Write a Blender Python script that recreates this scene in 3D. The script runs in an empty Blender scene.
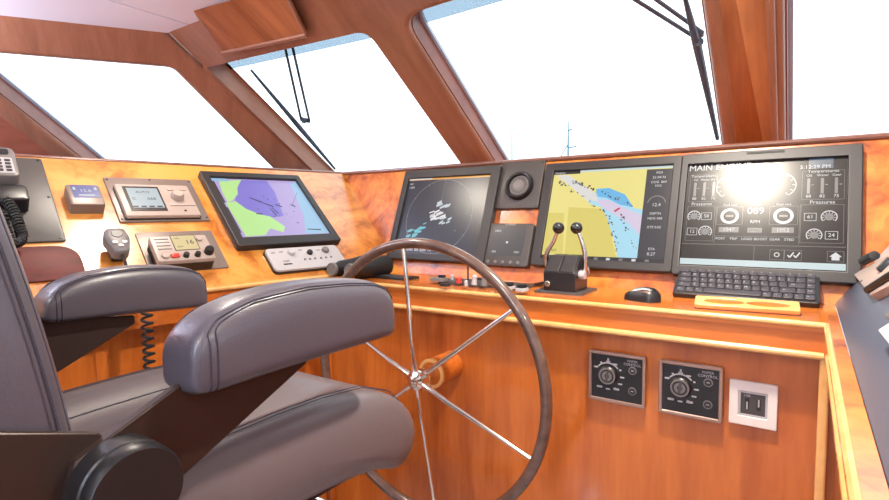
import bpy, bmesh, math, random
from mathutils import Vector, Matrix
random.seed(4)
C = bpy.context.scene.collection
pi = math.pi
W, H = 889, 500
# ------------------------------------------------------------------ camera
F = 525.589; YAW = .60279; PIT = .0734824; ROL = -.0114569; ZC = 1.2
fw = Vector((-math.sin(YAW)*math.cos(PIT), math.cos(YAW)*math.cos(PIT), -math.sin(PIT)))
rt = Vector((math.cos(YAW), math.sin(YAW), 0)); up = rt.cross(fw)
R2 = rt*math.cos(ROL)+up*math.sin(ROL); U2 = up*math.cos(ROL)-rt*math.sin(ROL)
EYE = Vector((0, 0, ZC))
cd = bpy.data.cameras.new('camera'); cam = bpy.data.objects.new('camera', cd); C.objects.link(cam)
cam.matrix_world = Matrix(((R2.x, U2.x, -fw.x, 0), (R2.y, U2.y, -fw.y, 0), (R2.z, U2.z, -fw.z, ZC), (0, 0, 0, 1)))
cd.sensor_width = 36; cd.lens = F*36/W; cd.clip_start = .01; cd.clip_end = 500
sc = bpy.context.scene; sc.camera = cam

def ray(q): return R2*((q[0]-444.5)/F)+U2*(-(q[1]-250)/F)+fw
def V(x, y, z): return Vector((x, y, z+ZC))          # z relative to eye height
def on_x(q, X): r = ray(q); return EYE+r*(X/r.x)
def on_y(q, Y): r = ray(q); return EYE+r*(Y/r.y)
def on_z(q, Z): r = ray(q); return EYE+r*(Z/r.z)

class PL:                                             # a real plane in the cabin: u right, v up, n out
    def __init__(s, O, U, Vv):
        s.O = O; s.U = U.normalized(); s.N = s.U.cross(Vv).normalized(); s.V = s.N.cross(s.U)
    def uv(s, q, h=0):
        r = ray(q); t = (s.O+s.N*h-EYE).dot(s.N)/r.dot(s.N); p = EYE+r*t-s.O
        return Vector((p.dot(s.U), p.dot(s.V)))
    def at(s, u, v, h=0): return s.O+s.U*u+s.V*v+s.N*h
    def M(s, u, v, h=0):
        p = s.at(u, v, h)
        return Matrix(((s.U.x, s.V.x, s.N.x, p.x), (s.U.y, s.V.y, s.N.y, p.y), (s.U.z, s.V.z, s.N.z, p.z), (0, 0, 0, 1)))

# ------------------------------------------------------------------ materials
def lin(c): return tuple((x/255/12.92 if x/255 <= .04045 else ((x/255+.055)/1.055)**2.4) for x in c)+(1,)
def newmat(n):
    m = bpy.data.materials.new(n); m.use_nodes = True
    return m, m.node_tree.nodes, m.node_tree.links, m.node_tree.nodes['Principled BSDF']
MC = {}
def flat(n, col, rough=.5, metal=0, coat=0, bump=0, bscale=300, spec=.5, var=.06):
    if n in MC: return MC[n]
    m, N, L, b = newmat(n)
    b.inputs['Roughness'].default_value = rough; b.inputs['Metallic'].default_value = metal
    b.inputs['Coat Weight'].default_value = coat; b.inputs['Specular IOR Level'].default_value = spec
    tc = N.new('ShaderNodeTexCoord'); nz = N.new('ShaderNodeTexNoise'); nz.inputs['Scale'].default_value = bscale
    L.new(tc.outputs['Object'], nz.inputs['Vector'])
    mx = N.new('ShaderNodeMix'); mx.data_type = 'RGBA'
    c = lin(col); mx.inputs['A'].default_value = c
    mx.inputs['B'].default_value = tuple(x*(1-var*2) for x in c[:3])+(1,)
    L.new(nz.outputs['Fac'], mx.inputs['Factor']); L.new(mx.outputs['Result'], b.inputs['Base Color'])
    if bump:
        bp = N.new('ShaderNodeBump'); bp.inputs['Strength'].default_value = bump; bp.inputs['Distance'].default_value = .001
        L.new(nz.outputs['Fac'], bp.inputs['Height']); L.new(bp.outputs['Normal'], b.inputs['Normal'])
    MC[n] = m; return m
def glow(n, col, e=1.0, rough=.28, base=(12, 12, 14), spec=.5):
    if n in MC: return MC[n]
    m, N, L, b = newmat(n)
    b.inputs['Base Color'].default_value = lin(base); b.inputs['Roughness'].default_value = rough
    b.inputs['Specular IOR Level'].default_value = spec
    b.inputs['Emission Color'].default_value = lin(col); b.inputs['Emission Strength'].default_value = e*(.86 if e < 2 else 1)
    MC[n] = m; return m
def wood(n, ca, cb, stretch=(1, 1, 1), scale=6, rough=.25, coat=.5, detail=6):
    m, N, L, b = newmat(n)
    tc = N.new('ShaderNodeTexCoord'); mp = N.new('ShaderNodeMapping'); mp.inputs['Scale'].default_value = stretch
    n1 = N.new('ShaderNodeTexNoise'); n1.inputs['Scale'].default_value = scale; n1.inputs['Detail'].default_value = detail; n1.inputs['Distortion'].default_value = .6
    n2 = N.new('ShaderNodeTexNoise'); n2.inputs['Scale'].default_value = scale*7; n2.inputs['Detail'].default_value = 4
    L.new(tc.outputs['Object'], mp.inputs['Vector']); L.new(mp.outputs['Vector'], n1.inputs['Vector']); L.new(mp.outputs['Vector'], n2.inputs['Vector'])
    ad = N.new('ShaderNodeMath'); ad.operation = 'MULTIPLY_ADD'; ad.inputs[1].default_value = .35
    L.new(n2.outputs['Fac'], ad.inputs[0]); L.new(n1.outputs['Fac'], ad.inputs[2])
    rp = N.new('ShaderNodeValToRGB'); rp.color_ramp.elements[0].position = .42; rp.color_ramp.elements[1].position = .88
    rp.color_ramp.elements[0].color = lin(cb); rp.color_ramp.elements[1].color = lin(ca)
    L.new(ad.outputs[0], rp.inputs[0]); L.new(rp.outputs[0], b.inputs['Base Color'])
    b.inputs['Roughness'].default_value = rough; b.inputs['Coat Weight'].default_value = coat; b.inputs['Coat Roughness'].default_value = .08
    return m
def burl(n, ca, cb, cc):
    m, N, L, b = newmat(n)
    tc = N.new('ShaderNodeTexCoord')
    n1 = N.new('ShaderNodeTexNoise'); n1.inputs['Scale'].default_value = 3.2; n1.inputs['Detail'].default_value = 8; n1.inputs['Distortion'].default_value = 2.2
    n2 = N.new('ShaderNodeTexNoise'); n2.inputs['Scale'].default_value = 26; n2.inputs['Detail'].default_value = 6; n2.inputs['Distortion'].default_value = 1.2
    for x in (n1, n2): L.new(tc.outputs['Object'], x.inputs['Vector'])
    ad = N.new('ShaderNodeMath'); ad.operation = 'MULTIPLY_ADD'; ad.inputs[1].default_value = .45
    L.new(n2.outputs['Fac'], ad.inputs[0]); L.new(n1.outputs['Fac'], ad.inputs[2])
    rp = N.new('ShaderNodeValToRGB'); e = rp.color_ramp.elements
    e[0].position = .48; e[0].color = lin(cc); e[1].position = .88; e[1].color = lin(ca)
    k = e.new(.66); k.color = lin(cb)
    L.new(ad.outputs[0], rp.inputs[0]); L.new(rp.outputs[0], b.inputs['Base Color'])
    b.inputs['Roughness'].default_value = .3; b.inputs['Coat Weight'].default_value = 1; b.inputs['Coat Roughness'].default_value = .2
    return m
CH_A, CH_B = (200, 110, 42), (160, 76, 22)
M_vert = wood('cherry_vertical', CH_A, CH_B, (9, 9, 1), 1.6)
M_horz = wood('cherry_horizontal', CH_A, CH_B, (1, 9, 9), 1.6)
M_frame = wood('mahogany_frame', (152, 104, 82), (124, 82, 62), (7, 1, 4), 2.2, .38, .25)
M_box = wood('mahogany_console', (172, 108, 68), (122, 68, 38), (8, 1, 1), 1.5, .32, .4)
M_top = wood('counter_wood', (214, 124, 52), (184, 92, 32), (1, 5, 5), 2.2, .22, .6)
M_pale = wood('pale_edge_wood', (228, 176, 112), (206, 148, 84), (1, 1, 1), 8, .25, .5)
M_edge = wood('dash_nosing', (128, 84, 70), (98, 62, 52), (1, 6, 6), 3, .25, .5)
M_maho = wood('dark_red_wood', (98, 26, 18), (70, 15, 10), (2, 8, 8), 5, .6, 0)
M_wallp = wood('port_wall_wood', (150, 84, 66), (120, 62, 46), (7, 1, 4), 2.2, .4, .2)
M_burl = burl('burl_front', (216, 134, 54), (190, 98, 32), (112, 46, 14))
M_burl_l = burl('burl_port', (212, 148, 72), (194, 118, 44), (136, 70, 26))
M_white = flat('ceiling_vinyl', (226, 234, 254), .55, var=.02, bump=.05)
M_cream = flat('wall_vinyl', (226, 222, 222), .6, var=.02)
M_carpet = flat('grey_carpet', (168, 164, 168), .95, bump=.4, bscale=600)
M_groove = flat('groove_dark', (90, 84, 92), .8)
M_floor = wood('floor_planks', (120, 84, 60), (84, 56, 38), (8, 1, 1), 2, .4, .2)
M_bez = flat('bezel_black', (40, 37, 39), .46)
M_bez2 = flat('bezel_edge', (32, 30, 32), .3)
M_panel = flat('panel_grey', (70, 65, 64), .42)
M_blk = flat('black_plastic', (28, 27, 30), .35)
M_gloss = flat('gloss_black', (18, 17, 19), .12, coat=.5)
M_rub = flat('black_rubber', (20, 19, 21), .6)
M_beige = flat('instrument_beige', (170, 152, 144), .4)
M_taupe = flat('plate_taupe', (126, 110, 103), .4, metal=.2)
M_grey = flat('plastic_grey', (110, 104, 104), .42)
M_lgrey = flat('light_grey', (176, 172, 176), .38)
M_chr = flat('chrome', (232, 224, 214), .14, metal=1, var=.01)
M_steel = flat('brushed_frame', (176, 146, 132), .32, metal=.75)
M_navy = flat('starboard_plate', (98, 106, 128), .36, metal=.5, spec=1)
M_leath = flat('leather', (80, 75, 85), .33, bump=.3, bscale=420, coat=.12)
M_leath_t = flat('seat_leather', (102, 93, 97), .35, bump=.3, bscale=420, coat=.1)
M_stitch = flat('thread', (52, 48, 62), .8)
M_brk = flat('bracket_brown', (58, 44, 40), .36, metal=.4)
M_rim = wood('wheel_rim_wood', (106, 82, 72), (72, 54, 47), (4, 4, 4), 4, .22, .7)
M_whitep = flat('white_plastic', (232, 222, 216), .35)
M_wip = flat('wiper_black', (40, 58, 78), .5)
M_mast = flat('mast_paint', (96, 140, 156), .6)
M_red = flat('red_plastic', (206, 60, 48), .35)
M_deck = flat('gelcoat', (238, 238, 240), .4, var=.01)
M_sea = flat('sea_water', (150, 176, 190), .15, bscale=3)
def glass():
    m, N, L, b = newmat('window_glass')
    tr = N.new('ShaderNodeBsdfTransparent'); tr.inputs[0].default_value = (.95, .985, 1, 1)
    gl = N.new('ShaderNodeBsdfGlossy'); gl.inputs['Roughness'].default_value = .02
    mx = N.new('ShaderNodeMixShader'); mx.inputs[0].default_value = .03; L.new(tr.outputs[0], mx.inputs[1]); L.new(gl.outputs[0], mx.inputs[2])
    L.new(mx.outputs[0], N['Material Output'].inputs[0]); return m
M_glass = glass()

# ------------------------------------------------------------------ mesh builder
def rrect(cx, cy, w, h, r=0, seg=5):
    r = min(r, w/2-1e-5, h/2-1e-5)
    if r <= 0: return [(cx-w/2, cy-h/2), (cx+w/2, cy-h/2), (cx+w/2, cy+h/2), (cx-w/2, cy+h/2)]
    o = []
    for (x, y, a) in ((cx+w/2-r, cy-h/2+r, -pi/2), (cx+w/2-r, cy+h/2-r, 0), (cx-w/2+r, cy+h/2-r, pi/2), (cx-w/2+r, cy-h/2+r, pi)):
        for k in range(seg+1): o.append((x+r*math.cos(a+k*pi/2/seg), y+r*math.sin(a+k*pi/2/seg)))
    return o
def circ(cx, cy, r, n=40): return [(cx+r*math.cos(2*pi*k/n), cy+r*math.sin(2*pi*k/n)) for k in range(n)]
def round_poly(pts, r, seg=6):
    o = []; n = len(pts); P = [Vector(p) for p in pts]
    rr = r if isinstance(r, (list, tuple)) else [r]*n
    for i in range(n):
        a, b, c = P[i-1], P[i], P[(i+1) % n]
        if rr[i] <= 0: o.append(tuple(b)); continue
        d1 = (a-b).normalized(); d2 = (c-b).normalized()
        t = min(rr[i]/max(math.tan(d1.angle(d2)/2), 1e-3), (a-b).length*.49, (c-b).length*.49)
        p0 = b+d1*t; p1 = b+d2*t
        for k in range(seg+1):
            s = k/seg; o.append(tuple(p0*(1-s)**2+b*2*s*(1-s)+p1*s*s))
    return o
class B:
    def __init__(s): s.bm = bmesh.new(); s.mats = []; s.i = 0
    def m(s, mat):
        if mat not in s.mats: s.mats.append(mat)
        s.i = s.mats.index(mat); return s
    def face(s, vs):
        try: f = s.bm.faces.new(vs); f.material_index = s.i; return f
        except ValueError: return None
    def prism(s, pts, z0, z1, bev=0, top=None):
        rings = [(0, z0)]
        if bev > 0: rings += [(0, z1-bev), (bev*.3, z1-bev*.3), (bev, z1)]
        else: rings += [(0, z1)]
        P = [Vector(p) for p in pts]; n = len(P)
        ar = sum(P[k].x*P[(k+1) % n].y-P[(k+1) % n].x*P[k].y for k in range(n))
        if ar < 0: P.reverse()
        loops = []
        for ins, z in rings:
            lp = []
            for k in range(n):
                p = P[k]
                if ins:
                    e1 = (P[k]-P[k-1]); e2 = (P[(k+1) % n]-P[k])
                    n1 = Vector((-e1.y, e1.x)).normalized() if e1.length > 1e-9 else Vector((0, 0)); n2 = Vector((-e2.y, e2.x)).normalized() if e2.length > 1e-9 else n1
                    nn = n1+n2; nn = nn/max(nn.length_squared/2, .3) if nn.length > 1e-6 else n1
                    p = p+nn*ins
                lp.append(s.bm.verts.new((p.x, p.y, z)))
            loops.append(lp)
        s.face(list(reversed(loops[0])))
        for a, b in zip(loops, loops[1:]):
            for k in range(n): s.face([a[k], a[(k+1) % n], b[(k+1) % n], b[k]])
        s.face(loops[-1]); return s
    def box(s, cx, cy, w, h, z0, z1, r=0, bev=0): return s.prism(rrect(cx, cy, w, h, r), z0, z1, bev)
    def ringp(s, outer, inner, z0, z1):                 # same point counts
        n = len(outer); L = []
        for pts, z in ((outer, z0), (outer, z1), (inner, z1), (inner, z0)): L.append([s.bm.verts.new((p[0], p[1], z)) for p in pts])
        for a, b in ((0, 1), (1, 2), (2, 3), (3, 0)):
            for k in range(n): s.face([L[a][k], L[a][(k+1) % n], L[b][(k+1) % n], L[b][k]])
        return s
    def frame(s, cx, cy, w, h, t, z0, z1, r=0): return s.ringp(rrect(cx, cy, w, h, r), rrect(cx, cy, w-2*t, h-2*t, max(r-t, .0005) if r else 0), z0, z1)
    def annulus(s, cx, cy, r0, r1, z0, z1, n=40): return s.ringp(circ(cx, cy, r1, n), circ(cx, cy, r0, n), z0, z1)
    def holes(s, loops, z0, z1, bev=0):                 # flat solid with holes through a filled curve
        cu = bpy.data.curves.new('tmp', 'CURVE'); cu.dimensions = '2D'; cu.fill_mode = 'BOTH'
        cu.extrude = (z1-z0)/2-bev; cu.bevel_depth = bev; cu.offset = -bev; cu.bevel_resolution = 3
        for lp in loops:
            sp = cu.splines.new('POLY'); sp.points.add(len(lp)-1); sp.use_cyclic_u = True
            for p, q in zip(sp.points, lp): p.co = (q[0], q[1], 0, 1)
        return s._curve(cu, Matrix.Translation((0, 0, (z0+z1)/2)))
    def _curve(s, cu, mx):
        ob = bpy.data.objects.new('tmp', cu); C.objects.link(ob)
        dg = bpy.context.evaluated_depsgraph_get(); me = bpy.data.meshes.new_from_object(ob.evaluated_get(dg))
        me.transform(mx); n0 = len(s.bm.faces); s.bm.from_mesh(me); s.bm.faces.ensure_lookup_table()
        for f in s.bm.faces[n0:]: f.material_index = s.i
        bpy.data.objects.remove(ob); bpy.data.meshes.remove(me); bpy.data.curves.remove(cu); return s
    def text(s, t, x, y, size, z, al='LEFT', depth=.0001, sx=1):
        cu = bpy.data.curves.new('tmp', 'FONT'); cu.body = t; cu.size = size; cu.align_x = al; cu.align_y = 'CENTER'; cu.extrude = depth; cu.resolution_u = 2
        return s._curve(cu, Matrix.Translation((x, y, z)) @ Matrix.Diagonal((sx, 1, 1, 1)))
    def tube(s, pts, r, closed=False, n=10, cap=True):
        P = [Vector(p) for p in pts]; N = len(P); rs = r if isinstance(r, (list, tuple)) else [r]*N
        T = []
        for k in range(N):
            a = P[k-1] if (closed or k) else P[k]; b = P[(k+1) % N] if (closed or k < N-1) else P[k]
            T.append((b-a).normalized())
        nv = T[0].orthogonal().normalized(); rings = []
        for k in range(N):
            nv = (nv-T[k]*nv.dot(T[k])).normalized(); bn = T[k].cross(nv)
            rings.append([s.bm.verts.new(P[k]+(nv*math.cos(2*pi*j/n)+bn*math.sin(2*pi*j/n))*rs[k]) for j in range(n)])
        for k in range(N if closed else N-1):
            a, b = rings[k], rings[(k+1) % N]
            off = 0
            if closed and k == N-1: off = min(range(n), key=lambda o: (b[o].co-a[0].co).length)
            for j in range(n): s.face([a[j], a[(j+1) % n], b[(j+1+off) % n], b[(j+off) % n]])
        if cap and not closed: s.face(list(reversed(rings[0]))); s.face(rings[-1])
        return s
    def cyl(s, p0, p1, r0, r1=None, n=28): return s.tube([p0, p1], [r0, r0 if r1 is None else r1], n=n)
    def lathe(s, prof, mx=None, n=36):                   # profile (r, z) about local z
        mx = mx or Matrix(); rings = []
        for r, z in prof:
            if r < 1e-6: rings.append([s.bm.verts.new(mx @ Vector((0, 0, z)))])
            else: rings.append([s.bm.verts.new(mx @ Vector((r*math.cos(2*pi*j/n), r*math.sin(2*pi*j/n), z))) for j in range(n)])
        for a, b in zip(rings, rings[1:]):
            for j in range(n):
                q = [a[j % len(a)], a[(j+1) % len(a)], b[(j+1) % len(b)], b[j % len(b)]]
                q = [v for i, v in enumerate(q) if v not in q[:i]]
                if len(q) > 2: s.face(q)
        for rg, rv in ((rings[0], True), (rings[-1], False)):
            if len(rg) > 2: s.face(list(reversed(rg)) if rv else rg)
        return s
    def ball(s, c, r, sc=(1, 1, 1), n=20):
        mx = Matrix.Translation(c) @ Matrix.Diagonal((*sc, 1))
        return s.lathe([(r*math.sin(pi*k/12), -r*math.cos(pi*k/12)) for k in range(13)], mx, n)
    def loft(s, secs, closed_sec=True, cap=True):
        L = [[s.bm.verts.new(p) for p in sec] for sec in secs]; n = len(L[0])
        for a, b in zip(L, L[1:]):
            for j in range(n if closed_sec else n-1): s.face([a[j], a[(j+1) % n], b[(j+1) % n], b[j]])
        if cap: s.face(list(reversed(L[0]))); s.face(L[-1])
        return s
    def solid(s, verts, faces):
        vs = [s.bm.verts.new(v) for v in verts]
        for f in faces: s.face([vs[i] for i in f])
        return s
    def hexa(s, a, b):                                    # two quads
        return s.solid(list(a)+list(b), [(3, 2, 1, 0), (4, 5, 6, 7), (0, 1, 5, 4), (1, 2, 6, 5), (2, 3, 7, 6), (3, 0, 4, 7)])
    def done(s, name, parent=None, ang=35, bevel=0, sub=0):
        bmesh.ops.recalc_face_normals(s.bm, faces=s.bm.faces)
        me = bpy.data.meshes.new(name); s.bm.to_mesh(me); s.bm.free()
        for mt in s.mats: me.materials.append(mt)
        for p in me.polygons: p.use_smooth = True
        me.set_sharp_from_angle(angle=math.radians(ang))
        o = bpy.data.objects.new(name, me); C.objects.link(o)
        if parent: o.parent = parent
        if bevel:
            b = o.modifiers.new('bevel', 'BEVEL'); b.width = bevel; b.segments = 2; b.limit_method = 'ANGLE'
        if sub:
            b = o.modifiers.new('sub', 'SUBSURF'); b.levels = sub; b.render_levels = sub
        return o
def tag(o, label=None, cat=None, group=None, kind=None):
    for k, v in (('label', label), ('category', cat), ('group', group), ('kind', kind)):
        if v: o[k] = v
    return o
def thing(name, label, cat, mx=None, group=None):
    o = bpy.data.objects.new(name, None); o.empty_display_size = .05; C.objects.link(o)
    if mx is not None: o.matrix_world = mx
    return tag(o, label, cat, group)
class T:                                                  # a thing standing on plane pl, local u/v/n coordinates
    def __init__(s, pl, name, label, cat, px, h=0, group=None):
        s.pl = pl; s.h = h; s.c = pl.uv(px, h); s.o = thing(name, label, cat, pl.M(s.c.x, s.c.y, h), group)
    def p(s, q, h=0): v = s.pl.uv(q, s.h+h)-s.c; return (v.x, v.y)
    def rect(s, qs, h=0):                                 # TL TR BR BL in the photo -> cx, cy, w, h
        a, b, c, d = [Vector(s.p(q, h)) for q in qs]
        x0 = (a.x+d.x)/2; x1 = (b.x+c.x)/2; y1 = (a.y+b.y)/2; y0 = (c.y+d.y)/2
        return (x0+x1)/2, (y0+y1)/2, x1-x0, y1-y0

# ------------------------------------------------------------------ the planes of the wheelhouse
K = 1.175
s_ = 1.2018
D = PL(V(0, 1.4147*K, .1457*K), Vector((1, 0, 0)), Vector((0, math.cos(s_), math.sin(s_))))
cor = D.at(-1.5683/1.1*K, 0)
aL, sL = math.radians(80.5193), math.radians(41.2022)
AL = Vector((math.cos(aL), math.sin(aL), 0)); nL = Vector((-math.sin(aL), math.cos(aL), 0))
LP = PL(cor, AL, nL*math.cos(sL)+Vector((0, 0, math.sin(sL))))
ZT = -.2256; YF = 1.2525; YK = 1.285                     # counter top, counter front edge, knee panel
CT = PL(V(0, 0, ZT), Vector((1, 0, 0)), Vector((0, 1, 0)))
KN = PL(V(0, YK, 0), Vector((1, 0, 0)), Vector((0, 0, 1)))
RK = math.radians(35); YB = 2.42; ZCEIL = .8
WP = PL(V(0, YB, 0), Vector((1, 0, 0)), Vector((0, -math.cos(RK), math.sin(RK))))
vJ = (D.O.z-ZC-ZT)/math.sin(s_)                           # dash length down to the counter
yJ = D.O.y-vJ*math.cos(s_)
XR = 1.7; XS = .043                                       # right end, starboard console edge

# ------------------------------------------------------------------ setting
def struct(o): o['kind'] = 'structure'; return o
c160 = on_z((160, 31), ZCEIL)
uc = c160.x                                              # crease between front windscreen and port quarter window
pA = V(uc, YB-ZCEIL/math.tan(RK), ZCEIL)
pB = on_z((0, 15.3), ZCEIL)
HQ = (pA-pB); HQ.z = 0; HQ.normalize()
QP = PL(pA, HQ, Vector((0, -math.cos(RK), math.sin(RK))))
TQ = .14
def slab_panel(name, pl, loops, t, mat, bev=.02):
    b = B().m(mat).holes(loops, -t, 0, bev); o = b.done(name, ang=40); o.matrix_world = pl.M(0, 0); return o
wt = (ZCEIL+.03)/math.sin(RK); wb = .02/math.sin(RK); wo = .085/math.sin(RK)
TP = .10
top2 = (WP.uv((262, 47)).y+WP.uv((340, 32)).y)/2; top3 = (WP.uv((445, 6)).y+WP.uv((470, 0)).y)/2
wtop = (top2+top3)/2
def edge(pl, a, b): return sum((pl.uv(q).x for q in (a, b)))/2
w2l = edge(WP, (211, 71), (292, 170)); w2r = edge(WP, (377, 34), (462, 163))
w3l = edge(WP, (411, 31), (488, 160)); w3r = edge(WP, (699.3, 0), (722.9, 142))
w4r0 = edge(WP, (768, 0), (776, 141)); w4l = edge(WP, (782, 0), (788, 141)); w4r = w4l+(w3r-w3l)
tl2, tr2 = WP.uv((232, 55)).y, WP.uv((352, 29.5)).y; tl3 = WP.uv((437, 9)).y; tr3 = tl3+.02
def wopen(x0, x1, ta=None, tb=None): return round_poly([(x0, wo), (x1, wo), (x1, tb or tr3), (x0, ta or tr3)], [.03, .03, .085, .10], 8)
struct(slab_panel('wall_front', WP, [[(uc, wb), (XR, wb), (XR, wt), (uc, wt)], wopen(w2l, w2r, tl2, tr2), wopen(w3l, w3r, tl3, tr3), wopen(w4l, w4r)], TP, M_frame))
# quarter window wall
q_r1, q_r2 = QP.uv((172, 68)), QP.uv((272, 168)); q_l1, q_l2 = QP.uv((0, 97)), QP.uv((78, 158))
q_t1, q_t2 = QP.uv((20, 58)), QP.uv((150, 65))
def lx(a, b, y): return a.x+(b.x-a.x)*(y-a.y)/(b.y-a.y)
qtop = (q_t1.y+q_t2.y)/2
cr0, cr1 = QP.uv((0, 121)), QP.uv((46, 155))
zq = lambda z: (z-ZCEIL)/QP.V.z
qb, qo, qt = zq(.02), zq(.085), zq(ZCEIL+.03)
def crease_r(y): p = WP.at(uc, 0); d = (WP.V).normalized(); a = WP.at(uc, wb)-QP.O; b_ = WP.at(uc, wt)-QP.O; A2 = Vector((a.dot(QP.U), a.dot(QP.V))); B2 = Vector((b_.dot(QP.U), b_.dot(QP.V))); return lx(A2, B2, y)
outer = [(lx(cr0, cr1, qb), qb), (crease_r(qb), qb), (crease_r(qt), qt), (lx(cr0, cr1, qt), qt)]
hole = round_poly([(lx(q_l1, q_l2, qo), qo), (lx(q_r1, q_r2, qo), qo), (lx(q_r1, q_r2, qtop), qtop), (lx(q_l1, q_l2, qtop), qtop)], [.03, .03, .07, .05], 8)
struct(slab_panel('wall_corner', QP, [outer, hole], TQ, M_frame))
def pane(name, pl, pts, TP=TP):
    o = struct(B().m(M_glass).prism(pts, -TP-.008, -TP+.002).done(name)); o.matrix_world = pl.M(0, 0); return o
def grow(x0, x1): return [(x0-.02, wo-.02), (x1+.02, wo-.02), (x1+.02, max(wtop, tl2)+.03), (x0-.02, max(wtop, tl2)+.03)]
pane('window_2', WP, grow(w2l, w2r)); pane('window_3', WP, grow(w3l, w3r)); pane('window_4', WP, grow(w4l, w4r))
pane('window_1', QP, [(lx(q_l1, q_l2, qo)-.03, qo-.02), (lx(q_r1, q_r2, qo)+.03, qo-.02), (lx(q_r1, q_r2, qtop)+.03, qtop+.02), (lx(q_l1, q_l2, qtop)-.03, qtop+.02)], TQ)
M_reveal_shade = wood('window_liner', (134, 78, 64), (108, 58, 48), (4, 4, 4), 3, .4, .15)  # darker wood tone stands in for shade inside the window reveals
M_gask = flat('glass_gasket', (176, 192, 214), .5)
def inset(pts, d):
    P = [Vector(p) for p in pts]; n = len(P); o = []
    for k in range(n):
        e1 = (P[k]-P[k-1]).normalized(); e2 = (P[(k+1) % n]-P[k]).normalized(); nn = Vector((-e1.y-e2.y, e1.x+e2.x)); nn = nn*2/max(nn.length_squared, .5)
        o.append(tuple(P[k]+nn*d))
    return o
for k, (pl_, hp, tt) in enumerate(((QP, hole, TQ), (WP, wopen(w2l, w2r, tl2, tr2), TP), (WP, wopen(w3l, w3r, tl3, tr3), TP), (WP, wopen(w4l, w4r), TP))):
    b = B().m(M_reveal_shade).ringp(inset(hp, -.004), inset(hp, .004), -tt, -.022).m(M_gask).ringp(inset(hp, -.004), inset(hp, .016), -tt, -tt+.012)  # thin ring carrying the painted reveal shade, then the gasket
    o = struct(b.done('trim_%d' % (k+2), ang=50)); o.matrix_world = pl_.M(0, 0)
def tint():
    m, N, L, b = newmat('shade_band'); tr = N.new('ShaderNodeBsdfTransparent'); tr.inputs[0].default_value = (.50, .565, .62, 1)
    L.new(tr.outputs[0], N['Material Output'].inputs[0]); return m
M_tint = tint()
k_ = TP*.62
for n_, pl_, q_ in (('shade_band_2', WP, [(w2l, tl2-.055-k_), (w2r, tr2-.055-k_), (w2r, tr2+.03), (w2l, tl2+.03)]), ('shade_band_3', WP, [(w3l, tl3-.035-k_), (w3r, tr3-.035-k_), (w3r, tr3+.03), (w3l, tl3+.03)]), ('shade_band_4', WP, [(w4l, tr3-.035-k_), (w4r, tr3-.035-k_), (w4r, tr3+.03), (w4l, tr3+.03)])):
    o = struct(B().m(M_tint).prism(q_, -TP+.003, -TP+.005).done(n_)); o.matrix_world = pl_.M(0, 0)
# centre pillar facing board with fine seams
pb = B().m(M_box).prism(round_poly([(w3r+.045, wo-.05), (w4r0-.006, wo-.05), (w4r0-.006, wt-.03), (w3r+.045, wt-.03)], .004), .0, .012, .004)
pb.m(M_frame).tube([(w4r0, wo-.05, .004), (w4r0, wt-.03, .004)], .012, n=12)
o = struct(pb.done('trim_1')); o.matrix_world = WP.M(0, 0)
# port wall aft of the quarter window
p_lo = QP.at(lx(cr0, cr1, qb)+.03, qb, -.004); p_hi = QP.at(lx(cr0, cr1, qt)+.03, qt, -.004)
yaft = -1.9
b = B().m(M_wallp)
b.hexa([(p_lo.x, p_lo.y, p_lo.z), (p_hi.x, p_hi.y, p_hi.z), (p_hi.x-.25, yaft, p_hi.z), (p_lo.x-.25, yaft, p_lo.z)],
       [(p_lo.x-.08, p_lo.y, p_lo.z), (p_hi.x-.08, p_hi.y, p_hi.z), (p_hi.x-.33, yaft, p_hi.z), (p_lo.x-.33, yaft, p_lo.z)])
struct(b.done('wall_port'))
b = B().m(M_vert).hexa([(p_lo.x-.02, p_lo.y+1.2, 0), (p_lo.x-.02, p_lo.y+1.2, p_lo.z), (p_lo.x-.27, yaft, p_lo.z), (p_lo.x-.27, yaft, 0)],
       [(p_lo.x-.1, p_lo.y+1.2, 0), (p_lo.x-.1, p_lo.y+1.2, p_lo.z), (p_lo.x-.35, yaft, p_lo.z), (p_lo.x-.35, yaft, 0)])
struct(b.done('wall_port_lower'))
XL = p_lo.x-.35
AW = PL(Vector((0, yaft, 0)), Vector((-1, 0, 0)), Vector((0, 0, 1)))
BW = PL(Vector((XR, 0, 0)), Vector((0, -1, 0)), Vector((0, 0, 1)))
hz = ZC+ZCEIL
struct(slab_panel('wall_aft', AW, [[(-XR, 0), (-XL, 0), (-XL, hz), (-XR, hz)], rrect(-.75, 1.25, 1.3, 1.1, .06), rrect(1.3, 1.25, 1.5, 1.1, .06)], .08, M_cream))
struct(slab_panel('wall_starboard', BW, [[(-2.5, 0), (1.9, 0), (1.9, hz), (-2.5, hz)], rrect(-.6, 1.45, 1.5, .8, .06), rrect(1.1, 1.45, 1.3, .8, .06)], .08, M_cream))
for k, (pl_, a_) in enumerate(((AW, (-.75, 1.25, 1.34, 1.14)), (AW, (1.3, 1.25, 1.54, 1.24)), (BW, (-.6, 1.45, 1.54, .84)), (BW, (1.1, 1.45, 1.34, .84)))):  # unseen aft and starboard windows, added to let in fill daylight
    o = struct(B().m(M_glass).box(*a_, -.05, -.042).done('window_%d' % (k+5))); o.matrix_world = pl_.M(0, 0)
struct(B().m(M_carpet).prism([(XL, yaft), (XR, yaft), (XR, 2.5), (XL, 2.5)], -.06, 0).done('floor'))
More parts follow.
